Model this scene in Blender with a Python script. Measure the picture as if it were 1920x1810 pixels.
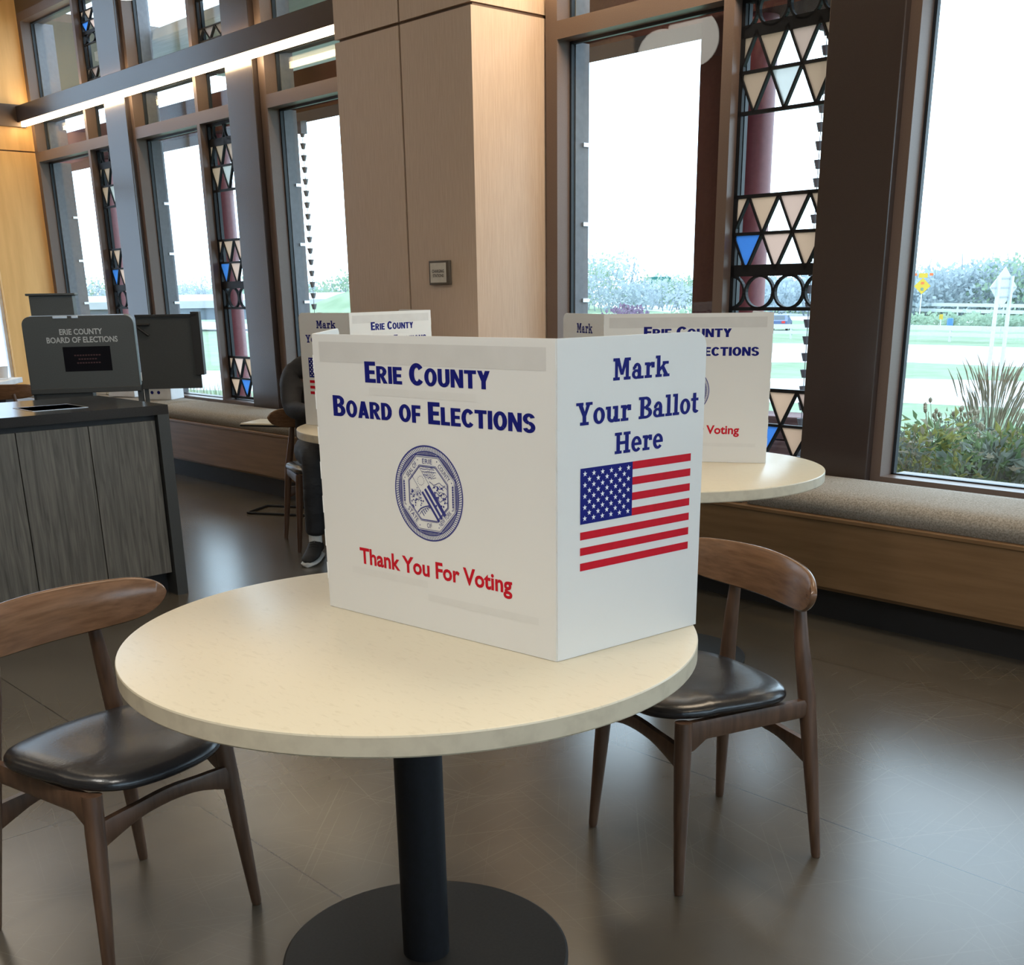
import bpy, bmesh, math, random
from mathutils import Vector, Matrix
random.seed(7)
S = bpy.context.scene
C = S.collection
PI = math.pi
for o in list(bpy.data.objects):
    bpy.data.objects.remove(o)

# ------------------------------------------------------------------ camera
FPX, CX, CY = 2118.8, 960.0, 1271.7          # focal length and principal point for a 1920 x 1810 frame
YAW, PITCH, ROLL, CAMH = 0.836, 0.331, 0.016, 1.3726
def _axes():
    cy, sy, cp, sp = math.cos(YAW), math.sin(YAW), math.cos(PITCH), math.sin(PITCH)
    fw = Vector((-sy * cp, cy * cp, -sp)); r0 = Vector((cy, sy, 0)); d0 = fw.cross(r0)
    r = math.cos(ROLL) * r0 + math.sin(ROLL) * d0
    d = -math.sin(ROLL) * r0 + math.cos(ROLL) * d0
    return r, d, fw
AR, AD, AF = _axes()
def at(u, v, axis, val):
    """point of the place seen at (u, v) on the plane axis = val"""
    d = AR * ((u - CX) / FPX) + AD * ((v - CY) / FPX) + AF
    o = Vector((0, 0, CAMH)); t = (val - o[axis]) / d[axis]
    return o + d * t
def height_at(p, v):
    """height of the point straight above p that is seen at row v"""
    lo, hi = -6.0, 12.0
    for _ in range(50):
        m = (lo + hi) / 2; q = Vector((p[0], p[1], m - CAMH))
        y = CY + FPX * q.dot(AD) / q.dot(AF)
        if y > v: lo = m
        else: hi = m
    return m
cam = bpy.data.cameras.new('camera'); cam_o = bpy.data.objects.new('camera', cam); C.objects.link(cam_o)
cam.sensor_fit = 'HORIZONTAL'; cam.sensor_width = 36.0; cam.lens = FPX * 36.0 / 1920.0
cam.shift_x = 0.0; cam.shift_y = (CY - 905.0) / 1920.0
cam.clip_start = 0.02; cam.clip_end = 2000
m = Matrix((( AR.x, -AD.x, -AF.x, 0), (AR.y, -AD.y, -AF.y, 0), (AR.z, -AD.z, -AF.z, CAMH), (0, 0, 0, 1)))
cam_o.matrix_world = m
S.camera = cam_o

# ------------------------------------------------------------------ light
S.view_settings.view_transform = 'Standard'
S.view_settings.look = 'None'
S.view_settings.gamma = 1.0
S.view_settings.use_curve_mapping = False
S.view_settings.exposure = 0.0
w = bpy.data.worlds.new('overcast_sky'); S.world = w; w.use_nodes = True
bg = w.node_tree.nodes['Background']
bg.inputs[0].default_value = (0.66, 0.835, 1.0, 1); bg.inputs[1].default_value = 5.4
def area(name, loc, size, sy, power, col, rot=(0, 0, 0)):
    l = bpy.data.lights.new(name, 'AREA'); l.shape = 'RECTANGLE'; l.size = size; l.size_y = sy
    l.energy = power; l.color = col
    o = bpy.data.objects.new(name, l); C.objects.link(o); o.location = loc; o.rotation_euler = rot
    return o
WARM = (1.0, 0.82, 0.60)
for i, (x, y) in enumerate([(-10.4, 2.6), (-7.2, 0.6), (-4.0, 0.9), (-1.7, 2.9), (2.2, 0.2), (-7.2, -3.2), (-3.4, -3.2), (0.4, -3.2)]):
    area('ceiling_lamp', (x, y, 4.5), 1.1, 1.1, {3: 40, 0: 30, 4: 34}.get(i, 14), WARM).data.spread = math.radians(150)
for x, y in ((-1.9, -0.5), (-0.5, 0.1)):
    area('table_fill_light', (x, y, 3.0), .45, .45, 30, (1.0, 0.96, 0.89))  # added fill lights, out of view, brightening the front table and booth

area('column_fill_light', (-3.2, 4.3, 3.25), .5, .5, 26, (1.0, 0.80, 0.58), (0, math.radians(78), 0)).data.spread = math.radians(140)  # added fill light that lifts the right face of the column

# ------------------------------------------------------------------ materials
def nodes(name):
    m = bpy.data.materials.new(name); m.use_nodes = True
    nt = m.node_tree; b = nt.nodes['Principled BSDF']
    return m, nt, b
def rgb(c): return (c[0], c[1], c[2], 1.0)
def noise_mix(nt, c1, c2, scale, stretch, detail=4, lo=0.35, hi=0.65, coords='Object', dist=0.0):
    tc = nt.nodes.new('ShaderNodeTexCoord'); mp = nt.nodes.new('ShaderNodeMapping')
    mp.inputs['Scale'].default_value = stretch
    nz = nt.nodes.new('ShaderNodeTexNoise'); nz.inputs['Scale'].default_value = scale
    nz.inputs['Detail'].default_value = detail; nz.inputs['Distortion'].default_value = dist
    cr = nt.nodes.new('ShaderNodeValToRGB')
    cr.color_ramp.elements[0].position = lo; cr.color_ramp.elements[1].position = hi
    cr.color_ramp.elements[0].color = rgb(c1); cr.color_ramp.elements[1].color = rgb(c2)
    nt.links.new(tc.outputs[coords], mp.inputs['Vector']); nt.links.new(mp.outputs[0], nz.inputs['Vector'])
    nt.links.new(nz.outputs['Fac'], cr.inputs[0])
    return cr.outputs[0], nz.outputs['Fac']
def mat(name, c1, c2=None, rough=0.5, scale=12, stretch=(1, 1, 1), metal=0.0, bump=0.0, spec=0.5, coat=0.0, detail=4, lo=0.35, hi=0.65, dist=0.0, trans=0.0):
    m, nt, b = nodes(name)
    if c2 is None: c2 = tuple(min(1, v * 1.12) for v in c1)
    col, fac = noise_mix(nt, c1, c2, scale, stretch, detail, lo, hi, dist=dist)
    nt.links.new(col, b.inputs['Base Color'])
    b.inputs['Roughness'].default_value = rough; b.inputs['Metallic'].default_value = metal
    b.inputs['Specular IOR Level'].default_value = spec; b.inputs['Coat Weight'].default_value = coat
    if bump:
        bp = nt.nodes.new('ShaderNodeBump'); bp.inputs['Strength'].default_value = bump; bp.inputs['Distance'].default_value = 0.01
        nt.links.new(fac, bp.inputs['Height']); nt.links.new(bp.outputs[0], b.inputs['Normal'])
    if trans:
        tr = nt.nodes.new('ShaderNodeBsdfTranslucent'); nt.links.new(col, tr.inputs[0])
        mx = nt.nodes.new('ShaderNodeMixShader'); mx.inputs[0].default_value = trans
        out = nt.nodes['Material Output']
        nt.links.new(b.outputs[0], mx.inputs[1]); nt.links.new(tr.outputs[0], mx.inputs[2]); nt.links.new(mx.outputs[0], out.inputs[0])
    return m
def emit(name, c, s):
    m, nt, b = nodes(name)
    b.inputs['Base Color'].default_value = rgb((0.8, 0.8, 0.8))
    b.inputs['Emission Color'].default_value = rgb(c); b.inputs['Emission Strength'].default_value = s
    return m
def glass(name, tint, refl=1.0, diffuse=None, dfac=0.0):
    """thin window glass: tinted transmission with a fresnel reflection, optionally a veil of diffuse colour"""
    m = bpy.data.materials.new(name); m.use_nodes = True; nt = m.node_tree
    for n in list(nt.nodes): nt.nodes.remove(n)
    out = nt.nodes.new('ShaderNodeOutputMaterial'); t = nt.nodes.new('ShaderNodeBsdfTransparent'); t.inputs[0].default_value = rgb(tint)
    g = nt.nodes.new('ShaderNodeBsdfGlossy'); g.inputs['Roughness'].default_value = 0.0
    lw = nt.nodes.new('ShaderNodeLayerWeight'); lw.inputs[0].default_value = 0.5
    pw = nt.nodes.new('ShaderNodeMath'); pw.operation = 'POWER'; pw.inputs[1].default_value = 5.0
    mul = nt.nodes.new('ShaderNodeMath'); mul.operation = 'MULTIPLY_ADD'; mul.inputs[1].default_value = 0.6 * refl; mul.inputs[2].default_value = 0.035 * refl
    mx = nt.nodes.new('ShaderNodeMixShader')
    nt.links.new(lw.outputs['Facing'], pw.inputs[0]); nt.links.new(pw.outputs[0], mul.inputs[0]); nt.links.new(mul.outputs[0], mx.inputs[0])
    base = t.outputs[0]
    if diffuse:
        d = nt.nodes.new('ShaderNodeBsdfTranslucent'); d.inputs[0].default_value = rgb(diffuse)
        m2 = nt.nodes.new('ShaderNodeMixShader'); m2.inputs[0].default_value = dfac
        nt.links.new(t.outputs[0], m2.inputs[1]); nt.links.new(d.outputs[0], m2.inputs[2]); base = m2.outputs[0]
    nt.links.new(base, mx.inputs[1]); nt.links.new(g.outputs[0], mx.inputs[2]); nt.links.new(mx.outputs[0], out.inputs[0])
    return m

BRONZE = mat('bronze_metal', (0.042, 0.029, 0.026), (0.049, 0.034, 0.030), rough=0.24, scale=300, spec=0.75)
BRONZE_FRAME = mat('bronze_frame', (0.13, 0.088, 0.070), (0.145, 0.10, 0.08), rough=0.42, scale=200)
GASKET = mat('black_gasket', (0.012, 0.016, 0.022), rough=0.45)
EXTMETAL = mat('grey_cladding', (0.16, 0.16, 0.18), (0.19, 0.19, 0.21), rough=0.5, scale=30)
VENEER = mat('pale_veneer', (0.48, 0.35, 0.255), (0.54, 0.405, 0.30), rough=0.48, scale=26, stretch=(6, 6, 0.3), detail=5)
VENEER_WARM = mat('honey_veneer', (0.74, 0.405, 0.135), (0.82, 0.47, 0.17), rough=0.5, scale=6, stretch=(3, 3, 0.3), detail=5)
BENCHWOOD = mat('bench_veneer', (0.165, 0.094, 0.043), (0.205, 0.120, 0.058), rough=0.45, scale=7, stretch=(0.4, 4, 6), detail=6)
DARKTRIM = mat('dark_brown_trim', (0.10, 0.055, 0.030), rough=0.45)
TOEKICK = mat('toe_kick_black', (0.012, 0.012, 0.013), rough=0.6)
FABRIC = mat('grey_tweed', (0.215, 0.195, 0.165), (0.37, 0.34, 0.30), rough=0.95, scale=160, stretch=(1, 1, 1), bump=0.2, detail=3, spec=0.1)
LAMINATE = mat('cream_laminate', (0.56, 0.495, 0.365), (0.62, 0.555, 0.42), rough=0.33, scale=34, stretch=(1, 3.2, 1), detail=8, lo=0.28, hi=0.44, dist=0.8)
LAMEDGE = mat('cream_edge', (0.52, 0.455, 0.34), (0.60, 0.53, 0.40), rough=0.4, scale=30, lo=0.3, hi=0.55)
BLACKMETAL = mat('black_powdercoat', (0.012, 0.013, 0.015), (0.014, 0.015, 0.019), rough=0.5, scale=80, spec=0.2)
BASEMETAL = mat('charcoal_base_plate', (0.020, 0.020, 0.0195), (0.025, 0.025, 0.024), rough=0.6, scale=150, spec=0.3)
WALNUT = mat('walnut', (0.070, 0.037, 0.022), (0.115, 0.062, 0.037), rough=0.38, scale=10, stretch=(7, 7, 0.7), detail=6)
WALNUT_BACK = mat('walnut_ply', (0.125, 0.066, 0.035), (0.185, 0.10, 0.055), rough=0.24, scale=10, stretch=(7, 0.8, 9), detail=6)
LEATHER = mat('black_leather', (0.010, 0.010, 0.012), (0.016, 0.016, 0.018), rough=0.27, spec=0.65, scale=160, bump=0.05)
GREYWOOD = mat('grey_wood_grain', (0.050, 0.047, 0.040), (0.135, 0.125, 0.108), rough=0.5, scale=7, stretch=(9, 9, 0.55), detail=9, lo=0.30, hi=0.70, dist=0.9)
COUNTERTOP = mat('charcoal_countertop', (0.020, 0.020, 0.021), (0.026, 0.026, 0.027), rough=0.16, scale=200)
MACHINE = mat('grey_plastic', (0.050, 0.056, 0.056), (0.060, 0.066, 0.066), rough=0.5, scale=200)
MACHINE_DARK = mat('dark_grey_plastic', (0.032, 0.034, 0.033), (0.038, 0.040, 0.039), rough=0.5, scale=200)
SILVERINK = mat('silver_ink', (0.42, 0.44, 0.45), rough=0.4)
STEEL = mat('bright_steel', (0.6, 0.62, 0.65), rough=0.3, metal=0.9)
SCREEN = mat('dark_screen', (0.004, 0.004, 0.007), rough=0.7, spec=0.1)
REDDIM = mat('dim_red_ink', (0.045, 0.012, 0.014), rough=0.6)
PLASTIC = mat('white_corrugated_plastic', (0.80, 0.795, 0.775), (0.82, 0.815, 0.795), rough=0.42, scale=3, trans=0.16)
PLASTIC_SHADE = mat('show_through_grey', (0.66, 0.65, 0.63), (0.70, 0.69, 0.67), rough=0.45, scale=14, trans=0.12)
NAVY = mat('navy_ink', (0.007, 0.010, 0.15), rough=0.6, scale=60, spec=0.15)
REDINK = mat('red_ink', (0.50, 0.007, 0.020), rough=0.6, scale=60, spec=0.15)
WHITEINK = mat('white_star_ink', (0.8, 0.8, 0.82), rough=0.5)
SEALINK = mat('seal_blue_ink', (0.030, 0.036, 0.20), rough=0.5, scale=60)
WHITEPAPER = mat('white_card', (0.72, 0.73, 0.75), rough=0.6)
BEIGECARD = mat('beige_card', (0.55, 0.47, 0.35), rough=0.7)
SIGNDARK = mat('sign_frame_bronze', (0.075, 0.06, 0.045), rough=0.4)
SIGNFACE = mat('sign_face', (0.50, 0.46, 0.39), rough=0.5, scale=40)
DARKINK = mat('dark_ink', (0.04, 0.03, 0.03), rough=0.6)
MAROON = mat('maroon_steel', (0.20, 0.045, 0.055), (0.23, 0.055, 0.065), rough=0.45, scale=40)
MAROON_DARK = mat('maroon_beam', (0.085, 0.035, 0.035), (0.10, 0.042, 0.040), rough=0.8, scale=60, spec=0.05)
SOFFIT = mat('soffit_planks', (0.45, 0.43, 0.42), (0.55, 0.53, 0.52), rough=0.7, scale=5, stretch=(0.5, 8, 1))
CEILMAT = mat('ceiling_white', (0.74, 0.70, 0.64), rough=0.85)
WALLMAT = mat('plaster_beige', (0.55, 0.46, 0.36), rough=0.85)
JACKET = mat('black_jacket', (0.010, 0.010, 0.013), (0.018, 0.018, 0.022), rough=0.75, scale=9, stretch=(1, 1, 2.2), bump=0.9, detail=3)
TROUSER = mat('black_trousers', (0.014, 0.015, 0.018), (0.022, 0.023, 0.027), rough=0.7, scale=9, stretch=(1, 1, 2.2), bump=0.9, detail=3)
SKIN = mat('skin', (0.45, 0.26, 0.18), rough=0.55)
HAIR = mat('dark_hair', (0.02, 0.014, 0.010), rough=0.5)
SHOE = mat('black_sneaker', (0.010, 0.010, 0.011), rough=0.7)
SOLE = mat('white_rubber', (0.62, 0.62, 0.60), rough=0.6)
SOCK = mat('white_sock', (0.6, 0.6, 0.58), rough=0.9)
LED = emit('led_warm', (1.0, 0.76, 0.45), 24.0)
GLOBE = emit('opal_globe', (1.0, 0.93, 0.82), 5.0)
GLASS = glass('clear_glass', (0.94, 0.97, 0.97), 1.0)
FROST = glass('frosted_glass', (0.52, 0.54, 0.56), 0.4, (0.77, 0.79, 0.82), 0.78)
T_TAN = glass('tan_glass', (0.60, 0.46, 0.35), 0.5, (0.74, 0.57, 0.46), 0.88)
T_PINK = glass('pink_glass', (0.62, 0.48, 0.43), 0.5, (0.82, 0.645, 0.565), 0.88)
T_WHITE = glass('milky_glass', (0.72, 0.70, 0.68), 0.5, (0.86, 0.83, 0.80), 0.6)
T_BLUE = glass('blue_glass', (0.17, 0.33, 0.50), 0.5, (0.24, 0.43, 0.72), 0.85)

def floor_material():
    m, nt, b = nodes('polished_concrete')
    col, fac = noise_mix(nt, (0.058, 0.049, 0.037), (0.104, 0.090, 0.070), 1.3, (1, 1, 1), 8, 0.28, 0.74)
    N = nt.nodes.new; L = nt.links.new
    tc = N('ShaderNodeTexCoord'); sep = N('ShaderNodeSeparateXYZ'); L(tc.outputs['Object'], sep.inputs[0])
    def math2(op, a, bb):
        n = N('ShaderNodeMath'); n.operation = op
        for i, x in enumerate((a, bb)):
            if x is None: continue
            if isinstance(x, (int, float)): n.inputs[i].default_value = x
            else: L(x, n.inputs[i])
        return n.outputs[0]
    def joint(axis, origin, pitch, wid):
        a = math2('DIVIDE', math2('SUBTRACT', sep.outputs[axis], origin), pitch)
        d = math2('MULTIPLY', math2('ABSOLUTE', math2('SUBTRACT', math2('FRACT', math2('ADD', a, 0.5), None), 0.5), None), pitch)
        return math2('LESS_THAN', d, wid)
    jl = math2('MAXIMUM', joint(1, 2.48, 1.185, 0.0022), joint(0, -2.94, 2.37, 0.0022))
    # scuffs: several families of long thin scratches
    sc = None
    for rot, st, th in ((0.25, (0.7, 90, 1), 0.70), (0.8, (0.9, 110, 1), 0.705), (1.5, (0.8, 100, 1), 0.70), (2.1, (0.7, 90, 1), 0.70), (2.75, (1.0, 120, 1), 0.71)):
        mr = N('ShaderNodeMapping'); mr.inputs['Rotation'].default_value = (0, 0, rot); mr.inputs['Location'].default_value = (rot * 7.3, rot * 3.1, 0)
        L(tc.outputs['Object'], mr.inputs[0])
        mp = N('ShaderNodeMapping'); mp.inputs['Scale'].default_value = st; L(mr.outputs[0], mp.inputs[0])
        nz = N('ShaderNodeTexNoise'); nz.inputs['Scale'].default_value = 1.6; nz.inputs['Detail'].default_value = 1.0; L(mp.outputs[0], nz.inputs['Vector'])
        g = math2('GREATER_THAN', nz.outputs['Fac'], th)
        sc = g if sc is None else math2('MAXIMUM', sc, g)
    patch = N('ShaderNodeTexNoise'); patch.inputs['Scale'].default_value = 0.9; L(tc.outputs['Object'], patch.inputs['Vector'])
    sc = math2('MULTIPLY', sc, math2('MULTIPLY', math2('SUBTRACT', patch.outputs['Fac'], 0.36), 2.2))
    mx = N('ShaderNodeMix'); mx.data_type = 'RGBA'; L(math2('MULTIPLY', sc, 0.42), mx.inputs[0]); L(col, mx.inputs[6]); mx.inputs[7].default_value = (0.20, 0.18, 0.15, 1)
    mj = N('ShaderNodeMix'); mj.data_type = 'RGBA'; L(jl, mj.inputs[0]); L(mx.outputs[2], mj.inputs[6]); mj.inputs[7].default_value = (0.02, 0.018, 0.016, 1)
    L(mj.outputs[2], b.inputs['Base Color'])
    r = math2('ADD', math2('MULTIPLY', fac, 0.05), 0.235)
    L(r, b.inputs['Roughness']); b.inputs['Specular IOR Level'].default_value = 0.85
    return m
FLOOR = floor_material()
GRASS_LAWN = mat('lawn', (0.165, 0.225, 0.145), (0.22, 0.28, 0.19), rough=0.95, scale=0.6, detail=8, spec=0.05)
ASPHALT = mat('pale_concrete_road', (0.42, 0.42, 0.42), (0.48, 0.48, 0.48), rough=0.9, scale=0.8)
LEAF_A = mat('leaf_green', (0.12, 0.18, 0.085), (0.22, 0.29, 0.14), rough=0.7, scale=9, trans=0.4)
LEAF_B = mat('leaf_yellow_green', (0.24, 0.25, 0.07), (0.36, 0.33, 0.11), rough=0.7, scale=9, trans=0.4)
LEAF_C = mat('leaf_grey_green', (0.14, 0.165, 0.13), (0.26, 0.28, 0.23), rough=0.75, scale=9, trans=0.4)
STRAW = mat('dry_straw', (0.30, 0.26, 0.18), (0.44, 0.38, 0.28), rough=0.8, scale=9, trans=0.4)
PURPLE = mat('purple_foliage', (0.11, 0.075, 0.12), (0.24, 0.17, 0.24), rough=0.8, scale=5, trans=0.5)
FARTREE = mat('bare_hazy_trees', (0.32, 0.38, 0.42), (0.42, 0.47, 0.50), rough=0.9, scale=0.8, detail=8, trans=0.5)  # pale distance haze mixed into this and the next tree colour
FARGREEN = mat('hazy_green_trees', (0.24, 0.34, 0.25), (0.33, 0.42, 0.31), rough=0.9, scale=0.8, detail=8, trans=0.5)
GALV = mat('galvanised_steel', (0.42, 0.45, 0.46), rough=0.6)
YELLOW = mat('yellow_sign', (0.40, 0.27, 0.010), rough=0.5)
ORANGE = mat('orange_flag', (0.5, 0.10, 0.02), rough=0.6)
GREENSIGN = mat('green_sign', (0.01, 0.13, 0.12), rough=0.5)
CARBLUE = mat('blue_car_paint', (0.035, 0.065, 0.16), rough=0.35)
CARWHITE = mat('white_car_paint', (0.6, 0.6, 0.6), rough=0.3)
CARGLASS = mat('car_glass', (0.03, 0.045, 0.06), rough=0.1)
TAILRED = mat('tail_light_red', (0.5, 0.02, 0.02), rough=0.3)
TYRE = mat('tyre_rubber', (0.015, 0.015, 0.015), rough=0.8)
BRIDGEC = mat('bridge_concrete', (0.30, 0.31, 0.33), rough=0.8, scale=0.5)
BRIDGED = mat('bridge_dark_steel', (0.065, 0.085, 0.11), rough=0.7)  # plain dark blue-grey for the bridge girder
BRICK = mat('red_stone', (0.16, 0.085, 0.085), (0.22, 0.13, 0.13), rough=0.85, scale=4, stretch=(0.6, 0.6, 12), lo=0.45, hi=0.55)
PAVING = mat('grey_paving', (0.24, 0.235, 0.23), (0.30, 0.295, 0.29), rough=0.9, scale=3)
BLUEPLASTIC = mat('blue_plastic', (0.02, 0.12, 0.32), rough=0.5)

# ------------------------------------------------------------------ mesh builder
class MB:
    def __init__(s): s.bm = bmesh.new()
    def poly(s, pts, mi=0):
        f = s.bm.faces.new([s.bm.verts.new(p) for p in pts]); f.material_index = mi; return f
    def box(s, x0, y0, z0, x1, y1, z1, mi=0, M=None):
        c = [Vector((x, y, z)) for z in (z0, z1) for y in (y0, y1) for x in (x0, x1)]
        if M: c = [M @ p for p in c]
        v = [s.bm.verts.new(p) for p in c]
        for q in ((0, 2, 3, 1), (4, 5, 7, 6), (0, 1, 5, 4), (2, 6, 7, 3), (0, 4, 6, 2), (1, 3, 7, 5)):
            s.bm.faces.new([v[i] for i in q]).material_index = mi
    def hexa(s, c, mi=0):
        v = [s.bm.verts.new(p) for p in c]
        for q in ((0, 3, 2, 1), (4, 5, 6, 7), (0, 1, 5, 4), (1, 2, 6, 5), (2, 3, 7, 6), (3, 0, 4, 7)):
            s.bm.faces.new([v[i] for i in q]).material_index = mi
    def rings(s, rings, mi=0, cap=True, closed=False):
        vs = [[s.bm.verts.new(p) for p in r] for r in rings]; n = len(vs[0])
        pairs = list(zip(vs[:-1], vs[1:])) + ([(vs[-1], vs[0])] if closed else [])
        for a, b in pairs:
            for i in range(n):
                s.bm.faces.new((a[i], a[(i + 1) % n], b[(i + 1) % n], b[i])).material_index = mi
        if cap and not closed:
            s.bm.faces.new(list(reversed(vs[0]))).material_index = mi
            s.bm.faces.new(vs[-1]).material_index = mi
    def tube(s, pts, rad, n=14, mi=0, flat=1.0, up=None):
        pts = [Vector(p) for p in pts]
        if not isinstance(rad, (list, tuple)): rad = [rad] * len(pts)
        R = []
        for i, p in enumerate(pts):
            t = (pts[min(i + 1, len(pts) - 1)] - pts[max(i - 1, 0)]).normalized()
            u = Vector(up) if up else (Vector((0, 0, 1)) if abs(t.z) < 0.9 else Vector((0, 1, 0)))
            a = t.cross(u).normalized(); b = a.cross(t).normalized()
            R.append([p + (a * math.cos(2 * PI * k / n) + b * flat * math.sin(2 * PI * k / n)) * rad[i] for k in range(n)])
        s.rings(R, mi)
    def lathe(s, prof, n=64, mi=0, c=(0, 0, 0)):
        R = [[Vector((c[0] + r * math.cos(2 * PI * k / n), c[1] + r * math.sin(2 * PI * k / n), c[2] + z)) for k in range(n)] for r, z in prof]
        s.rings(R, mi)
    def prism(s, poly, f0, f1, mi=0):
        """poly: 2-D outline; f0/f1 map a 2-D point to the two 3-D end faces"""
        s.rings([[f0(p) for p in poly], [f1(p) for p in poly]], mi)
    def ball(s, c, r, sub=2, mi=0, squash=(1, 1, 1), jitter=0.0):
        g = bmesh.ops.create_icosphere(s.bm, subdivisions=sub, radius=1.0)
        for v in g['verts']:
            k = 1 + (random.uniform(-jitter, jitter) if jitter else 0)
            v.co = Vector((c[0] + v.co.x * r * squash[0] * k, c[1] + v.co.y * r * squash[1] * k, c[2] + v.co.z * r * squash[2] * k))
            for f in v.link_faces: f.material_index = mi
    def build(s, name, mats, parent=None, smooth=False, bevel=0.0, seg=2, angle=40):
        bm = s.bm
        bmesh.ops.recalc_face_normals(bm, faces=bm.faces[:]) if bevel or smooth else None
        if bevel:
            e = [x for x in bm.edges if len(x.link_faces) == 2 and x.calc_face_angle(0) > 0.5]
            nf = set(bmesh.ops.bevel(bm, geom=e, offset=bevel, segments=seg, profile=0.5, affect='EDGES')['faces'])
            if not smooth:
                for f in bm.faces: f.smooth = f in nf
        me = bpy.data.meshes.new(name); bm.to_mesh(me); bm.free()
        for mm in (mats if isinstance(mats, (list, tuple)) else [mats]): me.materials.append(mm)
        if smooth:
            for p in me.polygons: p.use_smooth = True
            me.set_sharp_from_angle(angle=math.radians(angle))
        o = bpy.data.objects.new(name, me); C.objects.link(o)
        if parent: o.parent = parent
        return o
def tag(o, label, cat, group=None, kind=None):
    o['label'] = label; o['category'] = cat
    if group: o['group'] = group
    if kind: o['kind'] = kind
    return o
def struct(o, label=None, cat=None):
    o['kind'] = 'structure'
    if label: o['label'] = label; o['category'] = cat
    return o
def thing(name, label, cat, loc=(0, 0, 0), rz=0.0, group=None, kind=None):
    o = bpy.data.objects.new(name, None); C.objects.link(o); o.empty_display_size = 0.1
    o.location = loc; o.rotation_euler = (0, 0, rz)
    return tag(o, label, cat, group, kind)
def dup(root, loc, rz, label, group=None):
    r = root.copy(); C.objects.link(r); r.location = loc; r.rotation_euler = (0, 0, rz); r['label'] = label
    if group: r['group'] = group
    for ch in list(root.children):
        c = ch.copy(); C.objects.link(c); c.parent = r
        for g in list(ch.children):
            d = g.copy(); C.objects.link(d); d.parent = c
    return r
def simple_box(name, m, x0, y0, z0, x1, y1, z1, parent=None, bevel=0.0):
    b = MB(); b.box(x0, y0, z0, x1, y1, z1); return b.build(name, m, parent, bevel=bevel)

# flat printed art on a panel: local x to the right, z up, facing -y
class Flat:
    def __init__(s): s.f = []
    def poly(s, pts, mi=0, layer=1): s.f.append(([(p[0], p[1]) for p in pts], mi, layer))
    def rect(s, x0, z0, x1, z1, mi=0, layer=1): s.poly([(x0, z0), (x1, z0), (x1, z1), (x0, z1)], mi, layer)
    def line(s, p, q, w, mi=0, layer=1):
        dx, dz = q[0] - p[0], q[1] - p[1]; l = math.hypot(dx, dz) or 1; nx, nz = -dz / l * w / 2, dx / l * w / 2
        s.poly([(p[0] - nx, p[1] - nz), (q[0] - nx, q[1] - nz), (q[0] + nx, q[1] + nz), (p[0] + nx, p[1] + nz)], mi, layer)
    def path(s, pts, w, mi=0, layer=1):
        for a, b in zip(pts[:-1], pts[1:]): s.line(a, b, w, mi, layer)
    def ring(s, c, ro, ri, a0=0, a1=360, n=48, mi=0, layer=1):
        ro = ro if isinstance(ro, tuple) else (ro, ro); ri = ri if isinstance(ri, tuple) else (ri, ri)
        for k in range(n):
            a, b = (math.radians(a0 + (a1 - a0) * (k + j) / n) for j in (0, 1))
            s.poly([(c[0] + ri[0] * math.cos(a), c[1] + ri[1] * math.sin(a)), (c[0] + ro[0] * math.cos(a), c[1] + ro[1] * math.sin(a)),
                    (c[0] + ro[0] * math.cos(b), c[1] + ro[1] * math.sin(b)), (c[0] + ri[0] * math.cos(b), c[1] + ri[1] * math.sin(b))], mi, layer)
    def disc(s, c, r, n=10, mi=0, layer=1): s.poly([(c[0] + r * math.cos(2 * PI * k / n), c[1] + r * math.sin(2 * PI * k / n)) for k in range(n)], mi, layer)
    def build(s, name, mats, parent, eps=0.0004):
        vs, fs, mi = [], [], []
        for pts, k, layer in s.f:
            b = len(vs); vs += [(p[0], -eps * layer - 2e-5 * (len(fs) % 10), p[1]) for p in pts]; fs.append(list(range(b, b + len(pts)))); mi.append(k)
        me = bpy.data.meshes.new(name); me.from_pydata(vs, [], fs)
        for mm in mats: me.materials.append(mm)
        me.polygons.foreach_set('material_index', mi); me.update()
        o = bpy.data.objects.new(name, me); C.objects.link(o); o.parent = parent
        return o
_cap = {}
def text_tris(body, bold=0.0, small_caps=False, scale=0.82):
    cu = bpy.data.curves.new('t', 'FONT'); cu.body = body; cu.size = 1; cu.offset = bold; cu.resolution_u = 3
    if small_caps:
        cu.small_caps_scale = scale
        for cf in cu.body_format: cf.use_small_caps = True
    o = bpy.data.objects.new('t', cu); C.objects.link(o)
    me = bpy.data.meshes.new_from_object(o.evaluated_get(bpy.context.evaluated_depsgraph_get()))
    vs = [(v.co.x, v.co.y) for v in me.vertices]; fs = [[vs[i] for i in p.vertices] for p in me.polygons]
    bpy.data.objects.remove(o); bpy.data.curves.remove(cu); bpy.data.meshes.remove(me)
    return fs
def cap_h(bold):
    if bold not in _cap:
        ys = [p[1] for f in text_tris('E', bold) for p in f]; _cap[bold] = (min(ys), max(ys))
    return _cap[bold]
def put_text(F, body, x0, x1, base, cap, bold=0.0, small_caps=False, mi=0, layer=1, M=None, scale=0.82):
    fs = text_tris(body, bold, small_caps, scale); xs = [p[0] for f in fs for p in f]
    lo, hi = cap_h(bold); a, b = min(xs), max(xs); kx = (x1 - x0) / (b - a); ky = cap / (hi - lo)
    for f in fs:
        pts = [(x0 + (p[0] - a) * kx, base + (p[1] - lo) * ky) for p in f]
        if M: pts = [M(p) for p in pts]
        F.poly(pts, mi, layer)

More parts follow.
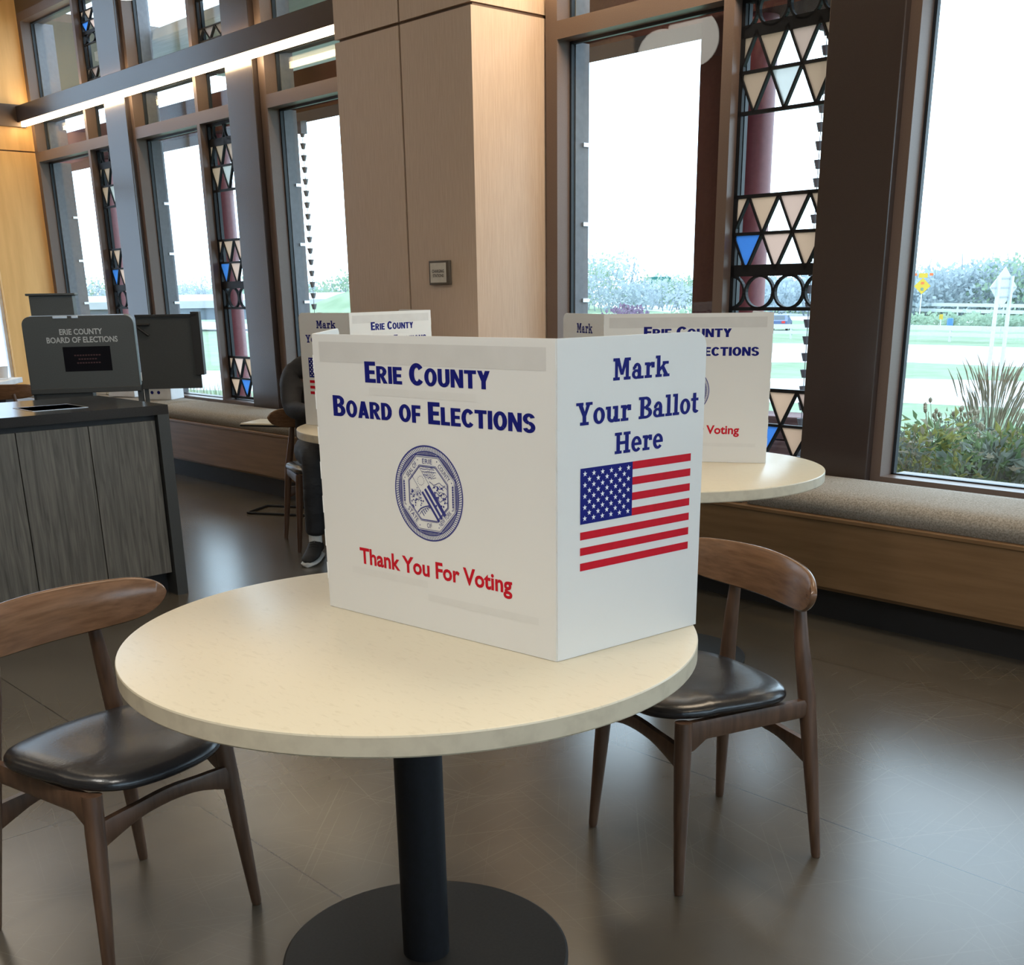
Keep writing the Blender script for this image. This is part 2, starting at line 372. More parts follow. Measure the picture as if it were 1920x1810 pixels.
# slab-serif capitals and lower case for the side panels
def slab(ch):
    R, Q, A = [], [], []
    r = lambda *a: R.append(a); q = lambda *p: Q.append(p); a = lambda *z: A.append(z)
    if ch == 'M': r(.12, 0, .32, 1); r(.85, 0, 1.07, 1); r(0, 0, .45, .14); r(.72, 0, 1.19, .14); r(0, .86, .34, 1); r(.85, .86, 1.19, 1); q((.18, 1), (.42, 1), (.68, .24), (.50, .24)); q((.77, 1), (1.01, 1), (.69, .24), (.51, .24)); w = 1.19
    elif ch == 'Y': r(.40, 0, .64, .46); r(.24, 0, .80, .14); r(0, .87, .46, 1); r(.60, .87, 1.04, 1); q((.08, 1), (.36, 1), (.64, .40), (.40, .40)); q((.70, 1), (.94, 1), (.64, .40), (.46, .40)); w = 1.04
    elif ch == 'B': r(.12, 0, .38, 1); r(0, .87, .5, 1); r(0, 0, .5, .13); r(.38, .455, .52, .57); a((.48, .74), (.38, .26), (.13, .13), -90, 90); a((.48, .265), (.46, .265), (.20, .14), -90, 90); w = .94
    elif ch == 'H': r(.12, 0, .38, 1); r(.74, 0, 1.0, 1); r(.38, .43, .74, .58); r(0, 0, .5, .14); r(0, .86, .5, 1); r(.62, 0, 1.12, .14); r(.62, .86, 1.12, 1); w = 1.12
    elif ch == 'a': r(.42, .10, .66, .50); r(.42, 0, .84, .13); a((.38, .46), (.28, .27), (.06, .13), 0, 170); a((.33, .215), (.31, .225), (.10, .10), 0, 360); r(.08, .42, .26, .56); w = .84
    elif ch == 'r': r(.12, 0, .36, .72); r(0, 0, .52, .13); r(0, .59, .36, .72); a((.52, .44), (.30, .29), (.17, .13), 60, 180); r(.46, .46, .70, .72); w = .70
    elif ch == 'k': r(.10, 0, .34, 1); r(0, .87, .34, 1); r(0, 0, .46, .13); r(.50, .59, .94, .72); r(.56, 0, 1.02, .13); q((.34, .26), (.34, .46), (.62, .68), (.84, .68)); q((.42, .42), (.62, .50), (.96, .06), (.66, .06)); w = 1.02
    elif ch == 'o': a((.38, .36), (.38, .375), (.14, .235), 0, 360); w = .76
    elif ch == 'u': r(.10, .24, .34, .72); r(0, .59, .34, .72); r(.58, 0, .82, .72); r(.46, .59, .82, .72); r(.58, 0, .95, .13); a((.42, .26), (.32, .27), (.10, .12), 180, 360); w = .95
    elif ch == 'l': r(.12, 0, .36, 1); r(0, .87, .36, 1); r(0, 0, .48, .13); w = .48
    elif ch == 't': r(.13, .14, .37, .96); r(0, .59, .54, .72); a((.37, .21), (.24, .21), (.0, .07), 180, 330); w = .60
    elif ch == 'e': a((.38, .36), (.38, .375), (.14, .235), 5, 320); r(.13, .30, .755, .43); w = .76
    else: w = .42
    return R, Q, A, w
def slab_text(F, body, x0, x1, base, cap, mi=0, layer=1, gap=0.07):
    ws = [slab(c)[3] for c in body]; tot = sum(ws) + gap * (len(body) - 1); k = (x1 - x0) / tot; x = 0
    for c in body:
        R, Q, A, wd = slab(c); T = lambda p: (x0 + (x + p[0]) * k, base + p[1] * cap)
        for a in R: F.poly([T((a[0], a[1])), T((a[2], a[1])), T((a[2], a[3])), T((a[0], a[3]))], mi, layer)
        for p in Q: F.poly([T(z) for z in p], mi, layer)
        for c0, ro, ri, a0, a1 in A:
            F.ring(T(c0), (ro[0] * k, ro[1] * cap), (ri[0] * k, ri[1] * cap), a0, a1, 20, mi, layer)
        x += wd + gap

# heavy block capitals for the front panels
def block(ch):
    R, Q, A = [], [], []
    r = lambda *z: R.append(z); q = lambda *p: Q.append(p); a = lambda *z: A.append(z)
    if ch == 'E': r(0, 0, .27, 1); r(.2, 0, .62, .19); r(.2, .41, .57, .59); r(.2, .81, .62, 1); w = .62
    elif ch == 'F': r(0, 0, .27, 1); r(.2, .39, .56, .58); r(.2, .81, .60, 1); w = .60
    elif ch == 'L': r(0, 0, .27, 1); r(.2, 0, .58, .20); w = .58
    elif ch == 'I': r(0, 0, .27, 1); w = .27
    elif ch == 'T': r(.235, 0, .505, 1); r(0, .80, .74, 1); w = .74
    elif ch == 'R': r(0, 0, .27, 1); r(.2, .82, .36, 1); r(.2, .40, .36, .57); a((.35, .70), (.37, .30), (.10, .125), -90, 90); q((.24, .45), (.50, .45), (.77, 0), (.47, 0)); w = .77
    elif ch == 'B': r(0, 0, .27, 1); r(.2, .84, .37, 1); r(.2, .445, .38, .60); r(.2, 0, .38, .165); a((.36, .735), (.33, .265), (.08, .105), -90, 90); a((.37, .285), (.37, .285), (.10, .12), -90, 90); w = .74
    elif ch == 'D': r(0, 0, .27, 1); r(.2, .81, .31, 1); r(.2, 0, .31, .19); a((.30, .5), (.45, .5), (.17, .31), -90, 90); w = .75
    elif ch == 'A': q((0, 0), (.28, 0), (.54, 1), (.26, 1)); q((.80, 0), (.52, 0), (.26, 1), (.54, 1)); r(.2, .17, .6, .34); w = .80
    elif ch == 'N': r(0, 0, .25, 1); r(.54, 0, .79, 1); q((0, 1), (.27, 1), (.79, 0), (.52, 0)); w = .79
    elif ch == 'Y': r(.25, 0, .52, .46); q((0, 1), (.29, 1), (.52, .42), (.25, .42)); q((.48, 1), (.77, 1), (.52, .42), (.25, .42)); w = .77
    elif ch == 'U': r(0, .34, .27, 1); r(.49, .34, .76, 1); a((.38, .36), (.38, .375), (.11, .17), 180, 360); w = .76
    elif ch == 'O': a((.41, .5), (.41, .515), (.135, .31), 0, 360); w = .82
    elif ch == 'C': a((.41, .5), (.41, .515), (.135, .31), 38, 322); w = .76
    elif ch == 'S': a((.35, .725), (.345, .29), (.09, .11), 15, 268); a((.355, .285), (.355, .30), (.10, .11), -165, 92); w = .71
    else: w = .30
    return R, Q, A, w
def block_text(F, body, x0, x1, base, cap, mi=0, layer=1, gap=0.045, small=.80):
    ks = [1.0 if c.isupper() or c == ' ' else small for c in body]; ws = [block(c.upper())[3] * k for c, k in zip(body, ks)]
    tot = sum(ws) + gap * (len(body) - 1); kx = (x1 - x0) / tot; x = 0
    for c, k, wd in zip(body, ks, ws):
        R, Q, A, _ = block(c.upper()); T = lambda p: (x0 + (x + p[0] * k) * kx, base + p[1] * cap * k)
        for a in R: F.poly([T((a[0], a[1])), T((a[2], a[1])), T((a[2], a[3])), T((a[0], a[3]))], mi, layer)
        for p in Q: F.poly([T(z) for z in p], mi, layer)
        for c0, ro, ri, a0, a1 in A: F.ring(T(c0), (ro[0] * k * kx, ro[1] * cap * k), (ri[0] * k * kx, ri[1] * cap * k), a0, a1, 28, mi, layer)
        x += wd + gap

# ------------------------------------------------------------------ room shell
XL, XR, YB, ZC = -11.87, 5.0, -7.0, 4.62
YP, YF, YG, YE = 4.62, 4.66, 4.765, 4.87      # post face, frame face, glass, outer face
b = MB(); b.box(XL - 0.2, YB - 0.2, -0.12, XR + 0.2, YE, 0.0); struct(b.build('floor', FLOOR), 'polished brown concrete floor with saw cut joints and scuffs', 'floor')
b = MB(); b.box(XL - 0.2, YB - 0.2, ZC, XR + 0.2, YE, ZC + 0.15); struct(b.build('ceiling', CEILMAT), 'pale ceiling high above the tables', 'ceiling')
b = MB(); b.box(XL, YB - 0.2, 0, XR, YB, ZC); struct(b.build('wall_back', WALLMAT), 'beige plaster wall behind the viewer', 'wall')
b = MB(); b.box(XR, YB, 0, XR + 0.2, YE, 1.0); b.box(XR, YB, 3.3, XR + 0.2, YE, ZC)
b.box(XR, YB, 1.0, XR + .2, -3.4, 3.3); b.box(XR, 4.2, 1.0, XR + .2, YE, 3.3)
for y in (-2.3, -.4, 1.5, 3.4): b.box(XR, y - .2, 1.0, XR + 0.2, y + .2, 3.3)
struct(b.build('wall_right', BRONZE), 'glazed end of the hall to the right', 'wall')
w8 = thing('window_8', 'tall windows at the right end of the hall', 'window', kind='structure')
b = MB(); b.box(XR + .09, -3.4, 1.0, XR + .10, 4.2, 3.3); b.build('pane', GLASS, w8)
# end wall: honey veneer panel between the facade and a tall frosted entrance
Y0, Y1 = 4.165, 2.3
b = MB()
b.box(XL - 0.2, Y0, 0, XL, YE, 2.685); b.box(XL - 0.2, Y0, 2.697, XL, YE, ZC); b.box(XL - 0.2, Y0 + 0.01, 2.68, XL - 0.015, YE, 2.70, 1)
b.box(XL - 0.2, YB, 0, XL, Y1, ZC); b.box(XL - 0.2, Y1, 4.3, XL, Y0, ZC)
struct(b.build('wall_left', [VENEER_WARM, DARKTRIM]), 'honey coloured veneer end wall lit warm from above', 'wall')
b = MB(); b.box(XL, Y0, 2.90, XL + 0.03, YP - 0.02, 3.09); struct(b.build('trim_1', DARKTRIM), 'dark brown band across the honey coloured end wall', 'trim')
d1 = thing('door_1', 'frosted glass entrance doors beside the honey coloured end wall', 'door', kind='structure')
b = MB(); b.box(XL - 0.12, Y1, 0.03, XL - 0.10, Y0, 4.3); b.build('pane', FROST, d1)
b = MB()
for y in (Y1, Y1 + 0.9, Y0 - 0.03): b.box(XL - 0.15, y, 0, XL - 0.06, y + 0.03, 4.3)
b.box(XL - 0.15, Y1, 2.4, XL - 0.06, Y0, 2.45); b.box(XL - 0.15, Y1, 0, XL - 0.06, Y0, 0.03)
b.build('frame', WHITEPAPER, d1)
# window wall below and above the openings
b = MB(); b.box(XL, YF + 0.005, 0, XR, YE, 0.505); b.box(XL, YF, 3.86, XR, YE, ZC)
struct(b.build('wall_window', BRONZE), 'low bronze wall under and above the tall windows', 'wall')

# lattice: black bars with tinted triangles; local x from its left bar, z as in the room
def lattice_mesh(bays_w):
    b = MB(); w = bays_w; y0, y1 = 4.715, 4.735; T = 0.167
    def bar(p, q, wd):
        dx, dz = q[0] - p[0], q[1] - p[1]; l = math.hypot(dx, dz); nx, nz = -dz / l * wd / 2, dx / l * wd / 2
        pts = [(p[0] - nx, p[1] - nz), (q[0] - nx, q[1] - nz), (q[0] + nx, q[1] + nz), (p[0] + nx, p[1] + nz)]
        b.prism(pts, lambda z: Vector((z[0], y0, z[1])), lambda z: Vector((z[0], y1, z[1])), 0)
    def hbar(z, wd): bar((0, z), (w, z), wd)
    def clip(tri):
        out = []; n = len(tri)
        for edge in (0, 1):
            out = []; lim = 0 if edge == 0 else w
            ins = (lambda p: p[0] >= 0) if edge == 0 else (lambda p: p[0] <= w)
            for i in range(len(tri)):
                a, c = tri[i], tri[(i + 1) % len(tri)]
                if ins(a): out.append(a)
                if ins(a) != ins(c):
                    t = (lim - a[0]) / (c[0] - a[0]); out.append((lim, a[1] + t * (c[1] - a[1])))
            tri = out
            if len(tri) < 3: return []
        return tri
    def row(ztop, zbot, phase, fills):
        """phase .5: tops at .5, 1.5 ..; phase 0: tops at 0, 1, 2"""
        for k in range(-1, 5):
            tx = (k + phase) * T
            for sgn in (-0.5, 0.5):
                p, q = (tx, ztop), (tx + sgn * T, zbot)
                seg = [p, q]
                xs = sorted((p[0], q[0]))
                if xs[1] <= 0.001 or xs[0] >= w - 0.001: continue
                def cut(x): t = (x - p[0]) / (q[0] - p[0]); return (x, p[1] + t * (q[1] - p[1]))
                pp = p if 0 <= p[0] <= w else cut(0 if p[0] < 0 else w)
                qq = q if 0 <= q[0] <= w else cut(0 if q[0] < 0 else w)
                bar(pp, qq, 0.0095)
            tri = clip([(tx, ztop), (tx + T, ztop), (tx + 0.5 * T, zbot)])
            if len(tri) >= 3:
                c = fills[(k + 1) % len(fills)]
                if c:
                    n0 = len(b.bm.verts)
                    b.prism(tri, lambda z: Vector((z[0], y0 + 0.008, z[1])), lambda z: Vector((z[0], y1 - 0.008, z[1])), c)
    TAN, PNK, WHT, BLU = 1, 2, 3, 4
    for x in (0.008, w - 0.008): bar((x, 0.57), (x, 2.60), 0.02)
    hbar(0.58, 0.02); hbar(0.728, 0.013); hbar(0.893, 0.016); hbar(1.268, 0.016); hbar(1.442, 0.052); hbar(1.607, 0.014); hbar(1.771, 0.016)
    hbar(2.128, 0.016); hbar(2.298, 0.014); hbar(2.465, 0.052); hbar(2.59, 0.02)
    row(0.893, 0.728, 0.5, [TAN, PNK, TAN, PNK]); row(0.728, 0.58, 0.0, [TAN, TAN, BLU, TAN])
    row(1.771, 1.607, 0.5, [TAN, TAN, PNK, TAN]); row(1.607, 1.442, 0.0, [0, BLU, PNK, TAN])
    row(2.465, 2.298, 0.5, [TAN, TAN, PNK, TAN]); row(2.298, 2.128, 0.0, [0, TAN, WHT, TAN])
    for zc in (1.345, 2.545):
        for k in range(4):
            c = (k * T, zc); n = 28; rz = 0.073
            for i in range(n):
                a, e = 2 * PI * i / n, 2 * PI * (i + 1) / n
                p = (c[0] + 0.079 * math.cos(a), c[1] + rz * math.sin(a)); q = (c[0] + 0.079 * math.cos(e), c[1] + rz * math.sin(e))
                if min(p[0], q[0]) < 0 or max(p[0], q[0]) > w or max(p[1], q[1]) > 2.60: continue
                bar(p, q, 0.010)
    o = b.build('lattice_panel', [BLACKMETAL, T_TAN, T_PINK, T_WHITE, T_BLUE])
    return o
LATTICE = None
def bay(n, a, bb, c, d, label, upper=True, ext=(0.03, 0.10)):
    """window opening a..bb, lattice opening c..d, frames around them"""
    global LATTICE
    root = thing('window_%d' % n, label, 'window', kind='structure')
    f = MB(); zs, zt0, zt1, zb = 0.552, 2.60, 2.685, 2.96
    tops = [(zs, zt0), (zt1, zb)] + ([(3.09, 3.79)] if upper else [])
    jl = 0.085
    # verticals
    f.box(a - jl, YF, 0.505, a, YG + .015, 3.86); f.box(bb, YF, 0.505, c, YG + .015, 3.86); f.box(d, YF, 0.505, d + jl, YG + .015, 3.86)
    for x0, x1 in ((a, bb), (c, d)):
        f.box(x0, YF, 0.505, x1, YE, zs); f.box(x0, YF, zt0, x1, YG + .02, zt1); f.box(x0, YF + 0.01, zb, x1, YE, 3.09); f.box(x0, YF, 3.79, x1, YE, 3.86)
    f.build('frame', BRONZE_FRAME, root)
    g = MB(); p = MB()
    for x0, x1 in ((a, bb), (c, d)):
        for z0, z1 in tops:
            t = 0.014
            g.box(x0, YG - 0.012, z0, x0 + t, YG + 0.012, z1); g.box(x1 - t, YG - 0.012, z0, x1, YG + 0.012, z1)
            g.box(x0, YG - 0.012, z1 - t, x1, YG + 0.012, z1); g.box(x0, YG - 0.012, z0, x1, YG + 0.012, z0 + 0.006)
            p.box(x0 + t / 2, YG - 0.003, z0 + 0.003, x1 - t / 2, YG + 0.003, z1 - t / 2)
    g.build('gasket', GASKET, root); p.build('pane', GLASS, root)
    e = MB()
    if ext[1]:
        e.box(a, YG + 0.015, zs, a + ext[0], YE + ext[1], zt0); e.box(a, YG + 0.015, zt1, a + ext[0], YE + ext[1], 3.79)
        for z in (0.9, 1.3, 1.7, 2.1): e.box(a + ext[0], YE + ext[1] - 0.05, z, a + ext[0] + 0.012, YE + ext[1] - 0.005, z + 0.02, 1)
        e.build('outer_jamb', [EXTMETAL, STEEL], root)
    if n == 4:
        e = MB(); e.box(-3.945, YE, 0.0, -3.72, YE + .10, 2.66); e.build('outer_pier', MAROON_DARK, root)
    if LATTICE is None:
        LATTICE = lattice_mesh(0.53); l = LATTICE
    else:
        l = LATTICE.copy(); C.objects.link(l)
    l.parent = root; l.location = (c + 0.003, 0, 0)
    if upper:
        l2 = LATTICE.copy(); C.objects.link(l2); l2.parent = root; l2.location = (c + 0.003, 0, 2.30 + 0.19); l2.scale = (1, 1, 0.5); l2.location.z = 2.79
    return root
bay(1, -11.80, -10.665, -10.62, -10.085, 'tall window and triangle lattice nearest the end wall', ext=(0.03, 0.085))
bay(2, -9.69, -8.645, -8.60, -8.065, 'tall window and triangle lattice second from the end wall', ext=(0.02, 0.012))
bay(3, -7.613, -6.575, -6.535, -6.0, 'tall window cut off by the veneered column, rain chain outside', ext=(0.02, 0.012))
bay(4, -4.729, -3.65, -3.59, -3.055, 'tall window and triangle lattice right of the veneered column', ext=(0.02, 0.012))
bay(5, -2.664, -1.62, -1.575, -1.04, 'tall window over the planting bed, right of the wide dark post', ext=(0.0, 0.0))
bay(6, -0.60, 0.45, 0.495, 1.03, 'tall window beyond the planting bed window', ext=(0.0, 0.0))
bay(7, 1.46, 2.50, 2.55, 3.08, 'tall window at the far right of the hall', ext=(0.0, 0.0))
posts = [(-10.143, -9.744), (-8.083, -7.708), (-3.064, -2.713), (-1.0, -0.65), (1.03, 1.40), (3.10, XR)]
plab = ['bronze post second from the honey coloured end wall', 'bronze post left of the window with the rain chain', 'wide dark bronze post right of the lattice',
        'bronze post at the right edge of the planting bed window', 'bronze post past the right edge', 'bronze casing at the far right']
for i, (x0, x1) in enumerate(posts):
    b = MB(); b.box(x0, YP, 0.0, x1, YE + 0.02, 3.86)
    struct(b.build('trim_%d' % (i + 2), BRONZE, bevel=0.004), plab[i], 'post')
# veneered column
CX0, CX1, CYF = -6.02, -4.83, 4.16
b = MB(); G = 0.008; zg = 2.72; xs = -5.418
for z0, z1 in ((0.0, zg - G), (zg + G, ZC)):
    b.box(CX0, CYF, z0, xs - 0.008, CYF + 0.03, z1); b.box(xs + 0.008, CYF, z0, CX1 - 0.03, CYF + 0.03, z1)
    b.box(CX1 - 0.03, CYF, z0, CX1, YE, z1); b.box(CX0, CYF + 0.03, z0, CX0 + 0.03, YE, z1)
b.box(CX0 + 0.02, CYF + 0.02, 0, CX1 - 0.012, YE, ZC, 1)
struct(b.build('wall_column', [VENEER, DARKTRIM]), 'square column clad in pale veneer with dark reveals', 'column')

# light beams in front of the facade
def light_beam(n, x0, x1, label, lamp):
    b = MB(); b.box(x0, 4.52, 2.935, x1, YF + 0.01, 3.075); struct(b.build('trim_%d' % n, BRONZE, bevel=0.003), label, 'beam')
    t = thing('linear_light', lamp, 'light', ((x0 + x1) / 2, 4.56, 2.9))
    h = (x1 - x0) / 2
    b = MB(); b.box(-h + 0.02, -0.012, 0.0, h - 0.02, 0.02, 0.034); b.build('lower_diffuser', LED, t)
    b = MB(); b.box(-h + 0.02, 0.018, 0.1752, h - 0.02, 0.052, 0.179); b.build('upper_diffuser', LED, t)
light_beam(8, XL + 0.03, CX0, 'bronze beam across the windows left of the column', 'warm linear light along the beam left of the column')
light_beam(9, CX1, XR, 'bronze beam across the windows right of the column', 'warm linear light along the beam right of the column')

# ------------------------------------------------------------------ window bench
def bench(x0, x1, label, lab2, splits, n):
    t = thing('window_bench', label, 'bench', (x0, 0, 0)); L = x1 - x0
    b = MB(); b.box(0, 4.10, 0.16, L, 4.13, 0.455); b.box(0, 4.13, 0.14, L, 4.61, 0.17); b.build('front_panel', BENCHWOOD, t, bevel=0.002)
    b = MB(); b.box(0, 4.095, 0.44, L, 4.60, 0.458); b.build('seat_board', BENCHWOOD, t, bevel=0.003)
    b = MB(); b.box(0, 4.20, 0.0, L, 4.60, 0.14); b.build('toe_kick', TOEKICK, t)
    for k, (a, c) in enumerate(splits):
        m_ = MB(); prof = [(4.125, .470), (4.112, .490), (4.118, .522), (4.14, .542), (4.20, .553), (4.35, .556), (4.50, .552), (4.585, .542), (4.604, .52), (4.604, .459), (4.13, .459)]
        R = []; ns = max(6, int((c - a) / 0.05))
        for j in range(ns + 1):
            s = j / ns; e = min(s, 1 - s) * (c - a); q = 1 - max(0, 1 - e / 0.03) ** 2 * 0.25
            x = a + 0.006 + s * (c - a - 0.012)
            R.append([Vector((x, p[0] if e > 0.03 else 4.36 + (p[0] - 4.36) * (0.96 + 0.04 * q), 0.459 + (p[1] - 0.459) * q * (1 + 0.025 * math.sin(x * 4.1) * (p[1] > .545) + 0.012 * math.sin(x * 13) * (p[1] > .545)))) for p in prof])
        m_.rings(R); o = m_.build('bench_cushion', FABRIC, smooth=True, angle=60)
        tag(o, lab2[k], 'cushion', 'grey bench cushions'); 
    return t
bench(XL + 0.01, CX0 - 0.01, 'low veneer window bench left of the column', ['grey tweed cushion on the bench under the second window from the end wall', 'grey tweed cushion on the bench near the seated person'],
      [(XL + 0.02, -8.72), (-8.70, CX0 - 0.02)], 0)
bench(CX1 + 0.01, XR - 0.01, 'low veneer window bench right of the column', ['grey tweed cushion on the bench behind the right round table', 'grey tweed cushion on the bench under the planting bed window'],
      [(CX1 + 0.02, -3.02), (-3.0, XR - 0.03)], 1)

# ------------------------------------------------------------------ round tables
def round_table(loc, label):
    t = thing('round_table', label, 'table', loc, 0, 'round cafe tables')
    b = MB(); R = 0.558
    b.lathe([(0.002, .740), (R - .004, .740), (R - .0012, .7388), (R, .736)], 128, 0)
    b.lathe([(R, .736), (R, .705), (R - .002, .702), (0.002, .702)], 128, 1)
    b.build('tabletop', [LAMINATE, LAMEDGE], t, smooth=True, angle=30)
    b = MB(); b.lathe([(.05, .012), (.05, .69), (.14, .69), (.14, .702), (.002, .702)], 40); b.build('column', BLACKMETAL, t, smooth=True, angle=30)
    b = MB(); b.lathe([(.002, 0.0), (.306, 0.0), (.309, .003), (.309, .010), (.304, .013), (.002, .013)], 96); b.build('base', BASEMETAL, t, smooth=True, angle=30)
    return t
T1 = round_table((-1.720, 1.290, 0), 'large cream round table in front with a black pedestal')
dup(T1, (-2.74, 3.29, 0), 0, 'cream round table by the window bench at right, behind the chair', 'round cafe tables')
dup(T1, (-4.61, 3.50, 0), 0, 'cream round table at which the person in black sits', 'round cafe tables')

# ------------------------------------------------------------------ chairs
def seat_outline():
    half = [(.250, 0), (.247, .06), (.236, .115), (.205, .158), (.15, .183), (.08, .198), (.0, .207), (-.05, .205), (-.095, .186), (-.125, .150), (-.145, .09), (-.155, .03)]
    pts = half + [(x, -y) for x, y in reversed(half[1:])]
    # Chaikin smoothing
    for _ in range(2):
        pts = [q for i in range(len(pts)) for q in (tuple(.75 * a + .25 * c for a, c in zip(pts[i], pts[(i + 1) % len(pts)])), tuple(.25 * a + .75 * c for a, c in zip(pts[i], pts[(i + 1) % len(pts)])))]
    return pts
def make_chair(name, label):
    t = thing(name, label, 'chair', (0, 0, 0), 0, 'walnut chairs with black seats')
    out = seat_outline(); cx = 0.05
    def zdip(x, y): return 0.010 * (abs(y) / 0.2) ** 2 - 0.004 * (x > 0.12)
    b = MB(); R = []
    for k, z in ((.92, .425), (.985, .427), (1.0, .433), (.995, .441), (.97, .450), (.90, .458), (.72, .464), (.45, .464), (.2, .462), (.02, .462)):
        R.append([Vector((cx + (x - cx) * k, y * k, z + zdip(x * k, y * k))) for x, y in out])
    b.rings(R); b.build('seat', LEATHER, t, smooth=True, angle=80)
    # legs
    for s in (1, -1):
        b = MB(); p0, p1 = Vector((.2075, .2065 * s, 0)), Vector((.187, .172 * s, .425))
        b.tube([p0, p0 + (p1 - p0) * .02, p0 + (p1 - p0) * .55, p0 + (p1 - p0) * .8, p1], [.0105, .012, .0185, .0205, .0205], 18)
        b.build('leg', WALNUT, t, smooth=True)
        b = MB(); q = [Vector((-.2075, .2065 * s, 0)), Vector((-.2068, .2055 * s, .01)), Vector((-.19, .181 * s, .25)), Vector((-.177, .162 * s, .43)), Vector((-.168, .140 * s, .56)), Vector((-.166, .122 * s, .69))]
        b.tube(q, [.0105, .012, .0185, .0215, .018, .0125], 18); b.build('leg', WALNUT, t, smooth=True)
    # rails
    def rail(name, pts, hs, wd, dz=None):
        b = MB(); R = []
        for i, (p, h) in enumerate(zip(pts, hs)):
            p = Vector(p); tt = (Vector(pts[min(i + 1, len(pts) - 1)]) - Vector(pts[max(i - 1, 0)])); tt.z = 0; tt.normalize(); nrm = Vector((-tt.y, tt.x, 0)) * wd
            R.append([p + nrm * .7 + Vector((0, 0, -h)), p - nrm * .7 + Vector((0, 0, -h)), p - nrm + Vector((0, 0, -h * .6)), p - nrm + Vector((0, 0, h * .6)), p - nrm * .7 + Vector((0, 0, h)), p + nrm * .7 + Vector((0, 0, h)), p + nrm + Vector((0, 0, h * .6)), p + nrm + Vector((0, 0, -h * .6))])
        b.rings(R); b.build(name, WALNUT, t, smooth=True, angle=35)
    n = 12
    for s in (1, -1):
        pts, hs = [], []
        for k in range(n + 1):
            f = k / n; x = .19 + (-.183 - .19) * f; y = (.174 + (.168 - .174) * f) * s
            top = .424 - .004 * f; bot = (.342 + .034 * min(1, f / .16) ** 1.5) if f < .16 else .376 - .012 * math.sin((f - .16) / .84 * PI) * 0 + (.0)
            pts.append((x, y, (top + bot) / 2)); hs.append((top - bot) / 2)
        rail('side_rail', pts, hs, .0115)
    def bone(name, x, y, z, rise, hend, hmid):
        pts, hs = [], []
        for k in range(n + 1):
            f = k / n; c = math.sin(f * PI); sh = min(1, c * 1.25)
            pts.append((x + .006 * c, y - 2 * y * f, z + rise * c)); hs.append(hend + (hmid - hend) * sh ** 1.2)
        rail(name, pts, hs, .0105)
    bone('front_rail', .194, .180, .335, .030, .029, .0155)
    bone('rear_rail', -.190, .180, .272, .030, .031, .015)
    # bent plywood backrest
    b = MB(); R = []; nn = 56; th = .0065
    for k in range(nn + 1):
        u = math.sin(PI / 2 * (-1 + 2 * k / nn)); a = abs(u); y = .275 * u; x = -.150 + .95 * y * y
        zt = .762 - .010 * a ** 2; zb = .648 + .022 * a ** 3; zm = .709 + .006 * a * a
        sh = math.sqrt(max(0, 1 - max(0, (a - .66) / .34) ** 2.6)); sh = max(sh, .035)
        zt = zm + (zt - zm) * sh; zb = zm + (zb - zm) * sh
        dy = 2 * .95 * y; nl = math.hypot(1, dy); nx, ny = 1 / nl, -dy / nl
        e = min(.006, (zt - zb) * .3)
        ring = []
        for sx, zz in ((1, zb + e * .6), (1, (zb + zt) / 2), (1, zt - e * .6), (.35, zt), (-.35, zt), (-1, zt - e * .6), (-1, (zb + zt) / 2), (-1, zb + e * .6), (-.35, zb), (.35, zb)):
            lean = -.10 * (zz - .70)
            ring.append(Vector((x + nx * th * sx + lean, y + ny * th * sx, zz)))
        R.append(ring)
    b.rings(R); b.build('backrest', WALNUT_BACK, t, smooth=True, angle=50)
    return t
R_ = math.radians
ch = make_chair('dining_chair', 'walnut chair with black seat at the right side of the front table, facing the table')
ch.location = (-1.646, 2.145, 0); ch.rotation_euler = (0, 0, R_(-106.6))
dup(ch, (-2.329, .886, 0), R_(13.3), 'walnut chair with black seat left of the front table, cut by the left edge')
dup(ch, (-5.521, 3.563, 0), R_(-21.3), 'walnut chair on which the person in black sits')
dup(ch, (-9.15, 3.10, 0), R_(143), 'walnut chair at the white table far left behind the counter')

